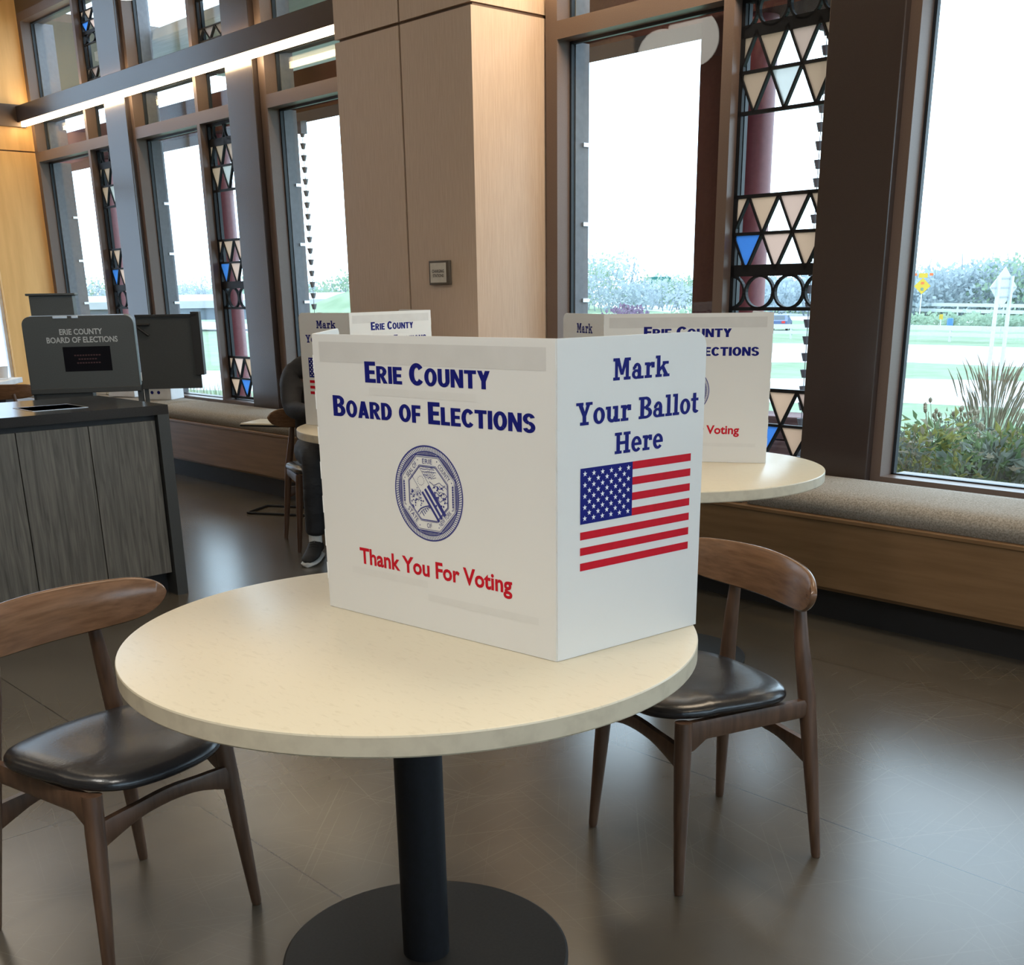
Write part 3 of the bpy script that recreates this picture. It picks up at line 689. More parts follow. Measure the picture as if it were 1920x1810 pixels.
# ------------------------------------------------------------------ voting booths
def star(F, c, r, mi, layer):
    F.poly([(c[0] + (r if k % 2 == 0 else r * .40) * math.sin(PI * k / 5), c[1] + (r if k % 2 == 0 else r * .40) * math.cos(PI * k / 5)) for k in range(10)], mi, layer)
def art_front(parent):
    F = Flat(); block_text(F, 'Erie County', .151, .474, .468, .039); F.build('lettering', [NAVY], parent); F = Flat()
    block_text(F, 'Board of Elections', .052, .576, .400, .040)
    o1 = F.build('lettering', [NAVY], parent)
    F = Flat(); put_text(F, 'Thank You For Voting', .106, .518, .108, .033, .027)
    o2 = F.build('red_lettering', [REDINK], parent); o2['label'] = 'red lettering thanking voters'
    # county seal
    F = Flat(); c = (.311, .270); R = .0905
    F.ring(c, R, R - .0028, n=72); F.ring(c, R - .0105, R - .0125, n=72)
    for k in range(120):
        a = 2 * PI * k / 120; a2 = a + .035
        F.line((c[0] + (R - .0105) * math.cos(a), c[1] + (R - .0105) * math.sin(a)), (c[0] + (R - .003) * math.cos(a2), c[1] + (R - .003) * math.sin(a2)), .0013)
    def octo(r): return [(c[0] + r * math.cos(PI / 8 + PI / 4 * k), c[1] + r * math.sin(PI / 8 + PI / 4 * k)) for k in range(9)]
    F.path(octo(.0775), .0022); F.path(octo(.0740), .0009); F.path(octo(.0570), .0010); F.path(octo(.0545), .0018)
    # engraved hatching between the octagon and the ring
    for k in range(8):
        am = PI / 4 * k
        for j in range(-13, 14):
            a = am + j * .022; rin = .0716 / math.cos(a - am) ; rout = R - .0128
            if rout - rin > .0015: F.line((c[0] + (rin + .001) * math.cos(a), c[1] + (rin + .001) * math.sin(a)), (c[0] + rout * math.cos(a), c[1] + rout * math.sin(a)), .0010)
    words = {2: ('ERIE', .026), 1: ('COUNTY', .037), 7: ('NEW YORK', .041), 6: ('OF', .013), 5: ('STATE', .034), 3: ('SEAL OF', .037)}
    for k, (wd, ln) in words.items():
        a = PI / 4 * k; up = k in (1, 2, 3); rot = (a - PI / 2) if up else (a + PI / 2)
        rm = .0606
        def M(p, a=a, rot=rot, rm=rm):
            x, z = p; return (c[0] + rm * math.cos(a) + x * math.cos(rot) - z * math.sin(rot), c[1] + rm * math.sin(a) + x * math.sin(rot) + z * math.cos(rot))
        put_text(F, wd, -ln / 2, ln / 2, -.0044, .0088, .0, M=M)
    for k in range(8):
        a = PI / 8 + PI / 4 * k; F.disc((c[0] + .067 * math.cos(a), c[1] + .067 * math.sin(a)), .0012, 8)
    for s in (-1, 1):                                     # ornaments left and right
        for j in range(9): F.poly([(c[0] + s * .0645 - .0022, c[1] - .02 + j * .0045), (c[0] + s * .0645 + .0022, c[1] - .019 + j * .0045), (c[0] + s * .0645 + .0018, c[1] - .0165 + j * .0045), (c[0] + s * .0645 - .0018, c[1] - .0165 + j * .0045)])
        F.line((c[0] + s * .0645, c[1] - .026), (c[0] + s * .0645, c[1] + .022), .0012)
    # diagonal sash
    ca, sa = math.cos(R_(-51)), math.sin(R_(-51))
    def D(u, v): return (c[0] + u * ca - v * sa, c[1] + u * sa + v * ca)
    for v0, v1 in ((-.0135, -.0085), (-.004, .0015), (.006, .0135)): F.poly([D(-.012, v0), D(.056, v0), D(.056, v1), D(-.012, v1)])
    F.line(D(-.056, -.0135), D(-.012, -.0135), .0008); F.line(D(-.056, .0135), D(-.012, .0135), .0008)
    for k in range(13): F.disc((D(-.030, 0)[0] + .0085 * math.cos(2 * PI * k / 13), D(-.030, 0)[1] + .0085 * math.sin(2 * PI * k / 13)), .0009, 6)
    # sun rays and clouds upper right, hills, trees and falls
    su = (c[0] + .006, c[1] + .028)
    F.ring(su, .0045, .0030, 0, 180, 12)
    for k in range(9): 
        a = R_(15 + k * 18.5); F.line((su[0] + .006 * math.cos(a), su[1] + .006 * math.sin(a)), (su[0] + .017 * math.cos(a), su[1] + .017 * math.sin(a)), .0007)
    rnd = random.Random(3)
    for z, x0, x1 in ((.050, -.012, .014), (.046, -.018, .018), (.041, -.014, .022), (.035, -.012, .0)):
        F.path([(c[0] + x0 + (x1 - x0) * j / 6, c[1] + z + rnd.uniform(-.001, .001)) for j in range(7)], .0011)
    for z, x0, x1 in ((.020, .004, .046), (.014, .012, .049), (.002, .018, .051), (-.004, .022, .051), (-.010, .026, .051)):
        F.path([(c[0] + x0 + (x1 - x0) * j / 8, c[1] + z + .003 * math.sin(j * 1.3 + z * 400) + rnd.uniform(-.0008, .0008)) for j in range(9)], .0012)
    for _ in range(46):
        u, v = rnd.uniform(.016, .045), rnd.uniform(-.022, .016); F.disc((c[0] + u, c[1] + v), rnd.uniform(.0008, .0024), 6)
    for _ in range(52):
        u, v = rnd.uniform(-.047, -.012), rnd.uniform(-.030, .010)
        if u > -.018 - v * .3: continue
        F.disc((c[0] + u, c[1] + v), rnd.uniform(.0007, .0022), 6)
    for j in range(7): F.line((c[0] - .046 + j * .004, c[1] + .006), (c[0] - .046 + j * .004, c[1] - .006 - (j % 3) * .002), .0008)
    F.path([(c[0] - .030, c[1] - .038), (c[0] - .022, c[1] - .030), (c[0] - .010, c[1] - .025), (c[0] + .004, c[1] - .022)], .0022)
    F.path([(c[0] - .026, c[1] - .042), (c[0] - .018, c[1] - .033), (c[0] - .008, c[1] - .028), (c[0] + .006, c[1] - .025)], .0010)
    for j in range(5): F.line((c[0] - .020 + j * .005, c[1] - .034 + j * .0025), (c[0] - .013 + j * .004, c[1] - .043 + j * .004), .0018)
    o3 = F.build('county_seal', [SEALINK], parent); o3['label'] = 'round blue county seal'
def art_wing(parent):
    F = Flat(); slab_text(F, 'Mark', .127, .266, .481, .037); F.build('lettering', [NAVY], parent)
    F = Flat(); slab_text(F, 'Your Ballot', .042, .347, .411, .038, gap=.05); F.build('lettering', [NAVY], parent)
    F = Flat(); slab_text(F, 'Here', .133, .254, .355, .037); F.build('lettering', [NAVY], parent)
    F = Flat(); x0, x1, z0, z1, xc = .052, .330, .157, .338, .178; h = (z1 - z0) / 13
    for i in range(0, 13, 2):
        zb = z1 - (i + 1) * h; F.rect(xc if i < 7 else x0, zb, x1, zb + h, 1)
    zc = z1 - 7 * h; F.rect(x0, zc, xc, z1, 0)
    cw, chh = (xc - x0), (z1 - zc)
    for r in range(9):
        for k in range(6 if r % 2 == 0 else 5):
            star(F, (x0 + cw * ((1 + 2 * k) if r % 2 == 0 else (2 + 2 * k)) / 12, z1 - chh * (r + 1) / 10), .0052, 2, 2)
    o = F.build('printed_flag', [NAVY, REDINK, WHITEINK], parent); o['label'] = 'printed stars and stripes flag'
def booth_panel(name, w, h, round_side, parent, x, y, ang, shade=False, tabs=None):
    b = MB(); th = .005; r = .028; n = 8
    if round_side == 'R': pts = [(0, 0), (w, 0)] + [(w - r + r * math.cos(R_(90 * k / n)), h - r + r * math.sin(R_(90 * k / n))) for k in range(n + 1)] + [(0, h)]
    elif round_side == 'L': pts = [(0, 0), (w, 0), (w, h)] + [(r - r * math.sin(R_(90 * k / n)), h - r + r * math.cos(R_(90 * k / n))) for k in range(n + 1)]
    else: pts = [(0, 0), (w, 0), (w, h), (0, h)]
    b.prism(pts, lambda p: Vector((p[0], 0, p[1])), lambda p: Vector((p[0], th, p[1])))
    if shade:
        e = -.0003
        b.poly([(.02, e, h - .052), (w - .02, e, h - .052), (w - .02, e, h - .014), (.02, e, h - .014)], 1)
        for x0, x1, z in ((.16, .44, .445), (.30, .58, .060), (.08, .30, .085)): b.poly([(x0, e, z), (x1, e, z), (x1, e, z + .014), (x0, e, z + .014)], 2)
    if tabs is not None:
        for z in (.06, .13, .20, .27, .34, .41, .48): b.box(tabs - .0009, -.0009, z, tabs + .0009, th + .0003, z + .035)
    o = b.build(name, [PLASTIC, PLASTIC_SHADE, PLASTIC_FAINT], parent); o.location = (x, y, 0); o.rotation_euler = (0, 0, ang)
    return o
PLASTIC_FAINT = mat('faint_show_through', (0.775, 0.77, 0.75), (0.79, 0.785, 0.765), rough=0.42, scale=30, trans=0.16)
def booth(loc, ang, right_ang, left_ang, h, label):
    """front panel from loc along ang; wings at world angles right_ang (from its right end) and left_ang (from its left end)"""
    t = thing('voting_booth', label, 'voting booth', loc, ang, 'white cardboard voting booths'); W, w = .62, .362; t.scale = (1, 1, h / .555); h = .555
    p = booth_panel('front_panel', W, h, None, t, 0, 0, 0, True, None); art_front(p)
    a = right_ang - ang
    p = booth_panel('side_panel', w, h, 'R', t, W + .002, .002, a, False, 0.0); art_wing(p)
    a = left_ang - ang
    q = booth_panel('side_panel', w, h, 'L', t, w * math.cos(a), w * math.sin(a), a + PI, False, w); art_wing(q)
    return t
booth((-1.99, 1.279, .741), math.atan2(.070, .616), R_(86.5), R_(138), .555, 'large white three panel voting booth on the front table')
booth((-3.05, 3.25, .741), math.atan2(.337, .522), R_(138), R_(160), .540, 'white three panel voting booth on the right table by the window')
booth((-4.675, 3.22, .741), R_(103), R_(170), R_(188.6), .540, 'white three panel voting booth in front of the person in black')

# ------------------------------------------------------------------ person
def skin(name, pts, edges, rad, m_, parent=None, sub=2, root=0):
    me = bpy.data.meshes.new(name); me.from_pydata([Vector(p) for p in pts], edges, []); o = bpy.data.objects.new(name, me); C.objects.link(o)
    md = o.modifiers.new('s', 'SKIN'); md.use_smooth_shade = True; md.branch_smoothing = 0.6
    for i, v in enumerate(me.skin_vertices[0].data):
        r = rad[i]; v.radius = r if isinstance(r, tuple) else (r, r); v.use_root = (i == root)
    s = o.modifiers.new('d', 'SUBSURF'); s.levels = sub; s.render_levels = sub
    out = bpy.data.meshes.new_from_object(o.evaluated_get(bpy.context.evaluated_depsgraph_get())); bpy.data.objects.remove(o)
    out.materials.clear(); out.materials.append(m_); out.name = name
    for p in out.polygons: p.use_smooth = True
    q = bpy.data.objects.new(name, out); C.objects.link(q)
    if parent: q.parent = parent
    return q
P = thing('person', 'person in black jacket, trousers and sneakers seated behind a voting booth', 'person', (-5.521, 3.563, 0), R_(-21.3))
def chain(pts): return [(i, i + 1) for i in range(len(pts) - 1)]
def body_graph(off, with_head=True):
    pts = [(-.03, 0, .545), (-.04, 0, .66), (-.01, 0, .80), (.05, 0, .93), (.10, 0, 1.00)]; rad = [(.15, .115), (.135, .105), (.14, .11), (.155, .115), (.10, .08)]
    ed = chain(pts)
    if with_head:
        pts += [(.145, 0, 1.045), (.20, 0, 1.10), (.225, 0, 1.165), (.225, 0, 1.215)]; rad += [.055, (.075, .08), (.082, .095), (.06, .07)]; ed += [(4, 5), (5, 6), (6, 7), (7, 8)]
    for s in (1, -1):
        i = len(pts); pts += [(.07, .145 * s, .975), (.11, .175 * s, .87), (.17, .180 * s, .775), (.31, .155 * s, .778), (.44, .12 * s, .778)]; rad += [.068, .055, .048, .040, .032]
        ed += [(4, i), (i, i + 1), (i + 1, i + 2), (i + 2, i + 3), (i + 3, i + 4)]
    for s in (1, -1):
        i = len(pts); pts += [(.06, .095 * s, .545), (.25, .115 * s, .555), (.42, .125 * s, .545), (.415, .135 * s, .36), (.395, .145 * s, .16), (.39, .147 * s, .085)]
        rad += [.092, .082, .066, .062, .046, .042]; ed += [(0, i)] + [(i + k, i + k + 1) for k in range(5)]
    hd = range(6, 9) if with_head else ()
    return pts, ed, [tuple(max(.014, a + (0 if i in hd else off)) for a in (r if isinstance(r, tuple) else (r, r))) for i, r in enumerate(rad)]
pt, ed, rd = body_graph(-.034)
body = skin('body', pt, ed, rd, SKIN, P)
# face and ears: shaped from extra surfaces joined to the head region
b = MB(); b.ball((.305, 0, 1.165), .014, 2, 0, (1.2, .8, 1.5)); b.build('nose', SKIN, P, smooth=True)
b = MB(); b.tube([(.296, -.02, 1.128), (.302, 0, 1.127), (.296, .02, 1.128)], [.004, .006, .004], 8); b.build('mouth', mat('lips', (.36, .14, .12), rough=.5), P, smooth=True)
for s in (1, -1):
    b = MB(); b.ball((.225, .088 * s, 1.165), .018, 2, 0, (.8, .4, 1.3)); b.build('ear', SKIN, P, smooth=True)
    b = MB(); b.ball((.294, .032 * s, 1.183), .010, 2); b.build('eye', HAIR, P, smooth=True)
for s in (1, -1):
    palm = skin('hand', [(.43, .135 * s, .768), (.47, .115 * s, .764), (.505, .10 * s, .762)] +
        [(.53 + .012 * (k % 3), (.085 + .0 + k * .017) * s - .02 * s, .762) for k in range(4)] + [(.56 + .012 * (k % 3), (.078 + k * .018) * s - .02 * s, .754) for k in range(4)] + [(.585 + .010 * (k % 3), (.074 + k * .019) * s - .02 * s, .748) for k in range(4)] +
        [(.475, .085 * s, .764), (.505, .065 * s, .758), (.53, .058 * s, .752)],
        [(0, 1), (1, 2)] + [(2, 3 + k) for k in range(4)] + [(3 + k, 7 + k) for k in range(4)] + [(7 + k, 11 + k) for k in range(4)] + [(1, 15), (15, 16), (16, 17)],
        [(.026, .018), (.034, .016), (.032, .014)] + [.0085] * 4 + [.008] * 4 + [.007] * 4 + [.011, .009, .008], SKIN, P, 1)
pt, ed, rd = body_graph(.008, False)
nb = 5
jp = pt[:5] + [(.150, 0, 1.060)] + pt[5:15]; jr = rd[:5] + [(.088, .098)] + rd[5:15]
je = chain(pt[:5]) + [(4, 5)]
for k in range(2):
    i = 6 + 5 * k; je += [(4, i), (i, i + 1), (i + 1, i + 2), (i + 2, i + 3), (i + 3, i + 4)]
skin('jacket', jp, je, jr, JACKET, P)
tp = [(-.03, 0, .55), (-.035, 0, .62)]; tr_ = [(.155, .118), (.14, .108)]; te = [(0, 1)]
for k in range(2):
    i = len(tp); src = pt[15 + 6 * k:15 + 6 * k + 6]; tp += src[:5] + [(src[5][0], src[5][1], .125)]; tr_ += [(.098, .096), (.090, .088), (.076, .076), (.070, .068), (.058, .056), (.056, .054)]
    te += [(0, i)] + [(i + j, i + j + 1) for j in range(5)]
skin('trousers', tp, te, tr_, TROUSER, P)
for s in (1, -1):
    y = .147 * s; FM = Matrix.Translation((.39, y, 0)) @ Matrix.Rotation(R_(24 * s), 4, 'Z') @ Matrix.Translation((-.39, -y, 0))
    b = MB(); b.tube([(.39, y, .085), (.39, y, .14)], [.036, .036], 16); b.build('sock', SOCK, P, smooth=True)
    R = []
    for x, hw, z in ((.335, .028, .075), (.345, .036, .092), (.37, .040, .112), (.41, .041, .108), (.45, .043, .082), (.50, .046, .062), (.55, .045, .055), (.59, .037, .048), (.612, .020, .036)):
        R.append([FM @ Vector((x, y + hw * math.cos(2 * PI * k / 14), .022 + (z - .022) * (.5 + .5 * math.sin(2 * PI * k / 14)))) for k in range(14)])
    b = MB(); b.rings(R); sh = b.build('shoe', SHOE, P, smooth=True, angle=70)
    R = []
    for x, hw in ((.328, .024), (.336, .036), (.37, .043), (.45, .046), (.52, .050), (.58, .045), (.610, .030), (.620, .014)):
        R.append([FM @ Vector((x, y + hw * math.cos(2 * PI * k / 12), .013 + .012 * math.sin(2 * PI * k / 12))) for k in range(12)])
    b = MB(); b.rings(R); b.build('sole', SOLE, sh, smooth=True, angle=70)
    b = MB()
    for j in range(4): b.tube([FM @ Vector((.42 + j * .018, y - .024, .094 - j * .010)), FM @ Vector((.425 + j * .018, y, .101 - j * .010)), FM @ Vector((.42 + j * .018, y + .024, .094 - j * .010))], .0025, 6)
    b.build('lace', SHOE, sh, smooth=True)
b = MB(); b.ball((.205, 0, 1.195), .098, 3, 0, (1.0, .95, .82), .02); b.build('hair', HAIR, P, smooth=True)

# small C-shaped side table behind the person
t = thing('side_table', 'small side table with thin black frame behind the person, by the bench', 'side table', (-6.65, 3.685, 0), math.atan2(.514, .858))
b = MB(); l, d, r = .46, .27, .008
for p, q in (((0, 0, .009), (l, 0, .009)), ((l, 0, .009), (l, d, .009)), ((l, d, .009), (0, d, .009)), ((0, d, .009), (0, 0, .009))): b.tube([p, q], r, 8)
b.build('base', BLACKMETAL, t, smooth=True)
for x in (.34, .43):
    b = MB(); b.tube([(x, d, .009), (x, d, .57)], .008, 8); b.build('post', BLACKMETAL, t, smooth=True)
b = MB(); b.box(0, 0, .565, l, d, .582, 1); b.box(.004, .004, .582, l - .004, d - .004, .588, 0); b.build('tabletop', [LAMINATE, BLACKMETAL], t, bevel=.002)

# ------------------------------------------------------------------ counter at left
t = thing('condiment_counter', 'dark counter with grey wood grain panels and a waste hole in the top', 'counter', (0, 0, 0))
cy1, cy0, cxf, cxb, ct = 2.42, -0.6, -5.015, -5.78, .896
b = MB()
hx0, hx1, hy0, hy1 = -5.43, -5.20, 1.875, 2.115
for x0, y0, x1, y1 in ((cxb, cy0, hx0, cy1), (hx1, cy0, cxf, cy1), (hx0, cy0, hx1, hy0), (hx0, hy1, hx1, cy1)): b.box(x0, y0, ct - .042, x1, y1, ct)
b.build('countertop', COUNTERTOP, t)
b = MB(); e = .006
for x0, y0, x1, y1 in ((hx0 - e, hy0 - e, hx0, hy1 + e), (hx1, hy0 - e, hx1 + e, hy1 + e), (hx0, hy0 - e, hx1, hy0), (hx0, hy1, hx1, hy1 + e)): b.box(x0, y0, ct - .05, x1, y1, ct + .0015)
o = b.build('waste_hole_rim', STEEL, t); o['label'] = 'steel rim of the waste hole'
b = MB(); b.box(cxb, cy1 - .055, 0, cxf, cy1, ct - .042); b.build('end_panel', MACHINE_DARK, t)
b = MB(); b.box(cxb + .02, cy0, .11, cxf - .05, cy1 - .055, ct - .055 - .10); b.box(cxb + .02, cy0, 0, cxf - .10, cy1 - .055, .11); b.box(cxb + .02, cy0, ct - .155, hx0 - .02, cy1 - .055, ct - .042); b.box(hx1 + .02, cy0, ct - .155, cxf - .035, cy1 - .055, ct - .042)
b.build('carcass', TOEKICK, t)
ys = [2.358, 2.042, 1.724, 1.406, 1.088, .77, .45]
for k in range(6):
    b = MB(); b.box(cxf - .045, ys[k + 1] + .0025, .113, cxf - .018, ys[k] - .0025, .828); b.build('door', GREYWOOD, t)

# ------------------------------------------------------------------ ballot machine behind the counter
ang = math.atan2(.51, .25); t = thing('ballot_scanner', 'grey ballot scanner cabinet with privacy wing standing behind the counter', 'voting machine', (-6.45, 2.33, 0), ang)
W = .572
def rounded(w0, z0, w1, z1, r, n=6, corners=(1, 1, 1, 1)):
    pts = []
    for (cx, cz, a0, on) in ((w0 + r, z0 + r, 180, corners[0]), (w1 - r, z0 + r, 270, corners[1]), (w1 - r, z1 - r, 0, corners[2]), (w0 + r, z1 - r, 90, corners[3])):
        if on: pts += [(cx + r * math.cos(R_(a0 + 90 * k / n)), cz + r * math.sin(R_(a0 + 90 * k / n))) for k in range(n + 1)]
        else: pts.append((w0 if cx < (w0 + w1) / 2 else w1, z0 if cz < (z0 + z1) / 2 else z1))
    return pts
b = MB(); b.prism(rounded(0, .884, W, 1.275, .045, corners=(0, 0, 1, 1)), lambda p: Vector((p[0], 0, p[1])), lambda p: Vector((p[0], .40, p[1])))
body = b.build('cabinet', MACHINE, t, bevel=.004)
b = MB(); b.box(.0, -.006, .870, W, .02, .898); b.box(.02, .01, .77, W * .55, .30, .884); b.build('lower_ledge', MACHINE_DARK, t, bevel=.003)
for x0, x1 in ((.16, .235), (.255, .29)):
    b = MB(); b.box(x0, -.004, 1.262, x1, .02, 1.275); b.build('latch', STEEL, t, bevel=.002)
b = MB(); b.box(0.045, 0, 1.2755, W - .045, .004, 1.279); b.build('edge_strip', STEEL, t)
for x in (.02, W - .008, W + .028):
    for y in ((.03, .36) if x < W else (.03,)):
        b = MB(); b.box(x - .012, y - .012, 0, x + .012, y + .012, .90); b.build('leg', MACHINE_DARK, t)
F = Flat(); put_text(F, 'ERIE COUNTY', .185, .405, 1.178, .030, .022); F.build('lettering', [SILVERINK], t); F = Flat(); put_text(F, 'BOARD OF ELECTIONS', .115, .480, 1.136, .030, .022); o = F.build('lettering', [SILVERINK], t)
F = Flat(); F.rect(.19, .985, .435, 1.115, 0, 1)
for z, x0, x1 in ((1.066, .245, .375), (1.046, .265, .360), (1.026, .255, .368)):
    x = x0
    while x < x1: F.rect(x, z, x + .010, z + .007, 1, 2); x += .014
o = F.build('screen', [SCREEN, REDDIM], t); o['label'] = 'small black screen with dim red lines'
ins = thing('b', '', 'x'); bpy.data.objects.remove(ins)
b = MB(); b.box(.05, .06, 1.276, .27, .30, 1.380); b.box(.035, .045, 1.380, .285, .315, 1.392, 0); b.build('top_box', MACHINE, t, bevel=.003)
wm = Matrix.Translation((W + .012, -.002, 0)) @ Matrix.Rotation(math.atan2(.26, .20) - ang, 4, 'Z')
b = MB(); b.box(0, 0, .878, .325, .012, 1.268, 0, wm); b.box(0, -.012, 1.262, .330, .018, 1.274, 1, wm); b.box(.30, -.012, .95, .345, .06, 1.285, 1, wm); b.build('privacy_wing', [MACHINE_DARK, TOEKICK], t)
b = MB(); b.tube([wm @ Vector((.01, -.012, 1.222)), wm @ Vector((.075, -.012, 1.222))], .007, 8); b.tube([wm @ Vector((.012, -.012, 1.205)), wm @ Vector((.065, -.014, 1.165))], .007, 8); b.build('hinge_bracket', TOEKICK, t)

# white table, papers, bin and boxes far left
t = thing('folding_table', 'white table with papers at the far left, behind the counter', 'table', (-9.54, 3.21, 0), math.atan2(-.8, -.6))
b = MB(); b.box(0, -.58, .700, 1.5, 0, .742); b.build('tabletop', WHITEPAPER, t, bevel=.004)
for x in (.08, 1.42):
    for y in (-.52, -.06):
        b = MB(); b.tube([(x, y, 0), (x, y, .70)], .016, 10); b.build('leg', BLACKMETAL, t, smooth=True)
TW = Matrix.Translation((-9.54, 3.21, 0)) @ Matrix.Rotation(math.atan2(-.8, -.6), 4, 'Z')
for k, (x, y, lab) in enumerate(((.22, -.30, 'white sheets stacked on the far left table'), (.55, -.2, 'second stack of sheets on the far left table'))):
    b = MB(); b.box(-.15, -.11, 0, .15, .11, .012); o = b.build('paper_stack', WHITEPAPER); o.location = TW @ Vector((x, y, .743)); o.rotation_euler = (0, 0, .4 + k); tag(o, lab, 'paper', 'papers on the white table')
b = MB(); b.lathe([(.030, 0), (.042, .10), (.040, .10), (.028, .004)], 24); o = b.build('paper_cup', WHITEPAPER, smooth=True); o.location = TW @ Vector((.07, -.34, .743)); tag(o, 'white cup at the corner of the far left table', 'cup')
t = thing('waste_bin', 'black bin under the edge of the white table at far left', 'bin', (-9.84, 3.24, 0), 0.93)
b = MB(); b.hexa([Vector(p) for p in ((-.12, -.10, 0), (.12, -.10, 0), (.12, .10, 0), (-.12, .10, 0), (-.14, -.12, .62), (.14, -.12, .62), (.14, .12, .62), (-.14, .12, .62))]); b.build('bin_body', TOEKICK, t, bevel=.006)
b = MB(); b.box(-.145, -.125, .62, .145, .125, .645); b.build('lid', BLACKMETAL, t, bevel=.005)
def carton(loc, rz, w_, d_, h_, m_, label, marks=False, flap=40):
    t = thing('cardboard_box', label, 'box', loc, rz, 'boxes on the window bench')
    b = MB(); th = .004
    b.box(0, 0, 0, w_, d_, th); b.box(0, 0, 0, w_, th, h_); b.box(0, d_ - th, 0, w_, d_, h_); b.box(0, 0, 0, th, d_, h_); b.box(w_ - th, 0, 0, w_, d_, h_); b.build('carton', m_, t)
    for y, s in ((0, -1), (d_, 1)):
        b = MB(); a = R_(flap); b.hexa([Vector(p) for p in ((0, y, h_), (w_, y, h_), (w_, y + s * .09 * math.cos(a), h_ + .09 * math.sin(a)), (0, y + s * .09 * math.cos(a), h_ + .09 * math.sin(a)), (0, y, h_ + th), (w_, y, h_ + th), (w_, y + s * .09 * math.cos(a), h_ + th + .09 * math.sin(a)), (0, y + s * .09 * math.cos(a), h_ + th + .09 * math.sin(a)))]); b.build('flap', m_, t)
    if marks:
        for k in (.38, .60):
            F = Flat(); F.disc((w_ * k, h_ * .45), .014, 12); F.build('printed_mark', [NAVY], t)
    return t
carton((-9.17, 4.20, .557), .62, .27, .22, .13, WHITEPAPER, 'white open box on the bench just right of the scanner leg', True, 15)
carton((-9.74, 4.17, .557), .35, .30, .22, .11, WHITEPAPER, 'white open box on the bench in the middle, lid propped up', False, 50)
carton((-10.20, 4.20, .557), .1, .28, .26, .10, BEIGECARD, 'beige open box on the bench nearest the end wall', False, 60)

# ------------------------------------------------------------------ charging sign
t = thing('wall_sign', 'small framed CHARGING STATIONS sign on the veneered column', 'sign', (-5.216, CYF, 1.404))
b = MB(); b.box(0, -.018, 0, .176, -.0005, .126); b.build('frame', SIGNDARK, t, bevel=.003)
b = MB(); b.box(.014, -.0195, .012, .150, -.0175, .114); fce = b.build('plate', SIGNFACE, t)
F = Flat(); put_text(F, 'CHARGING', .030, .134, .063, .016, .028); o = F.build('lettering', [DARKINK], fce); o.location = (0, -.0196, 0); F = Flat(); put_text(F, 'STATIONS', .036, .130, .040, .016, .028); o = F.build('lettering', [DARKINK], fce); o.location = (0, -.0196, 0)

# pendant globes over the counter side of the hall (outside the frame, mirrored in the glass); the nearer one is added for a second reflected disc
for k, (x, y, z, r, lab) in enumerate(((-6.555, 1.547, 3.258, .208, 'opal globe pendant lamp hanging behind the counter'), (-5.786, 2.804, 2.883, .17, 'added opal globe lamp making the second disc mirrored in the glass'))):
    t = thing('pendant_lamp', lab, 'lamp', (x, y, z), 0, 'globe pendant lamps')
    b = MB(); b.ball((0, 0, 0), r, 4); b.build('globe', GLOBE, t, smooth=True)
    b = MB(); b.tube([(0, 0, r - .01), (0, 0, ZC - z)], .006, 8); b.build('cord', TOEKICK, t)

# ------------------------------------------------------------------ outside: canopy, columns, chains
b = MB(); b.box(-13.5, 5.15, 2.65, 4.0, 5.40, 2.93); struct(b.build('trim_10', MAROON_DARK), 'maroon canopy beam outside the windows', 'beam')
b = MB(); b.box(-21, YE + .02, 4.0, -12.6, 7.6, 4.08); struct(b.build('trim_13', mat('brown_soffit', (.10, .065, .045), rough=.7)), 'brown canopy soffit outside the end of the hall', 'canopy')
b = MB(); b.box(-10.8, YE + .02, 3.35, -4.9, 7.2, 3.42); struct(b.build('trim_11', SOFFIT), 'pale planked canopy soffit outside beside the column', 'canopy')
for k, (x, lab) in enumerate(((-11.79, 'maroon round outdoor column nearest the end wall'), (-9.47, 'maroon round outdoor column behind the second lattice'), (-3.91, 'maroon round outdoor column behind the lattice right of the veneered column'))):
    b = MB(); b.lathe([(.10, -.18), (.10, 2.65)], 40, 0, (x, 5.28, 0)); tag(b.build('outdoor_column', MAROON, smooth=True, angle=30), lab, 'column', 'maroon outdoor columns')
for k, (x, lab) in enumerate(((-8.92, 'rain chain of small cups outside the window left of the veneered column'), (-3.84, 'rain chain of small cups outside behind the lattice'))):
    b = MB(); z = 2.66
    b.box(-.03, -.03, 2.64, .03, .03, 2.78)
    while z > -.1:
        b.lathe([(.014, z - .045), (.026, z), (.022, z), (.011, z - .043)], 12); b.tube([(0, 0, z - .045), (0, 0, z - .092)], .0025, 6); z -= .092
    o = b.build('rain_chain', EXTMETAL, smooth=True); o.location = (x, 5.78, 0); tag(o, lab, 'rain chain', 'rain chains')
b = MB(); b.box(-14, 5.72, 2.74, 4.0, 5.86, 2.86); struct(b.build('trim_12', MAROON_DARK), 'grey gutter along the canopy edge', 'gutter')

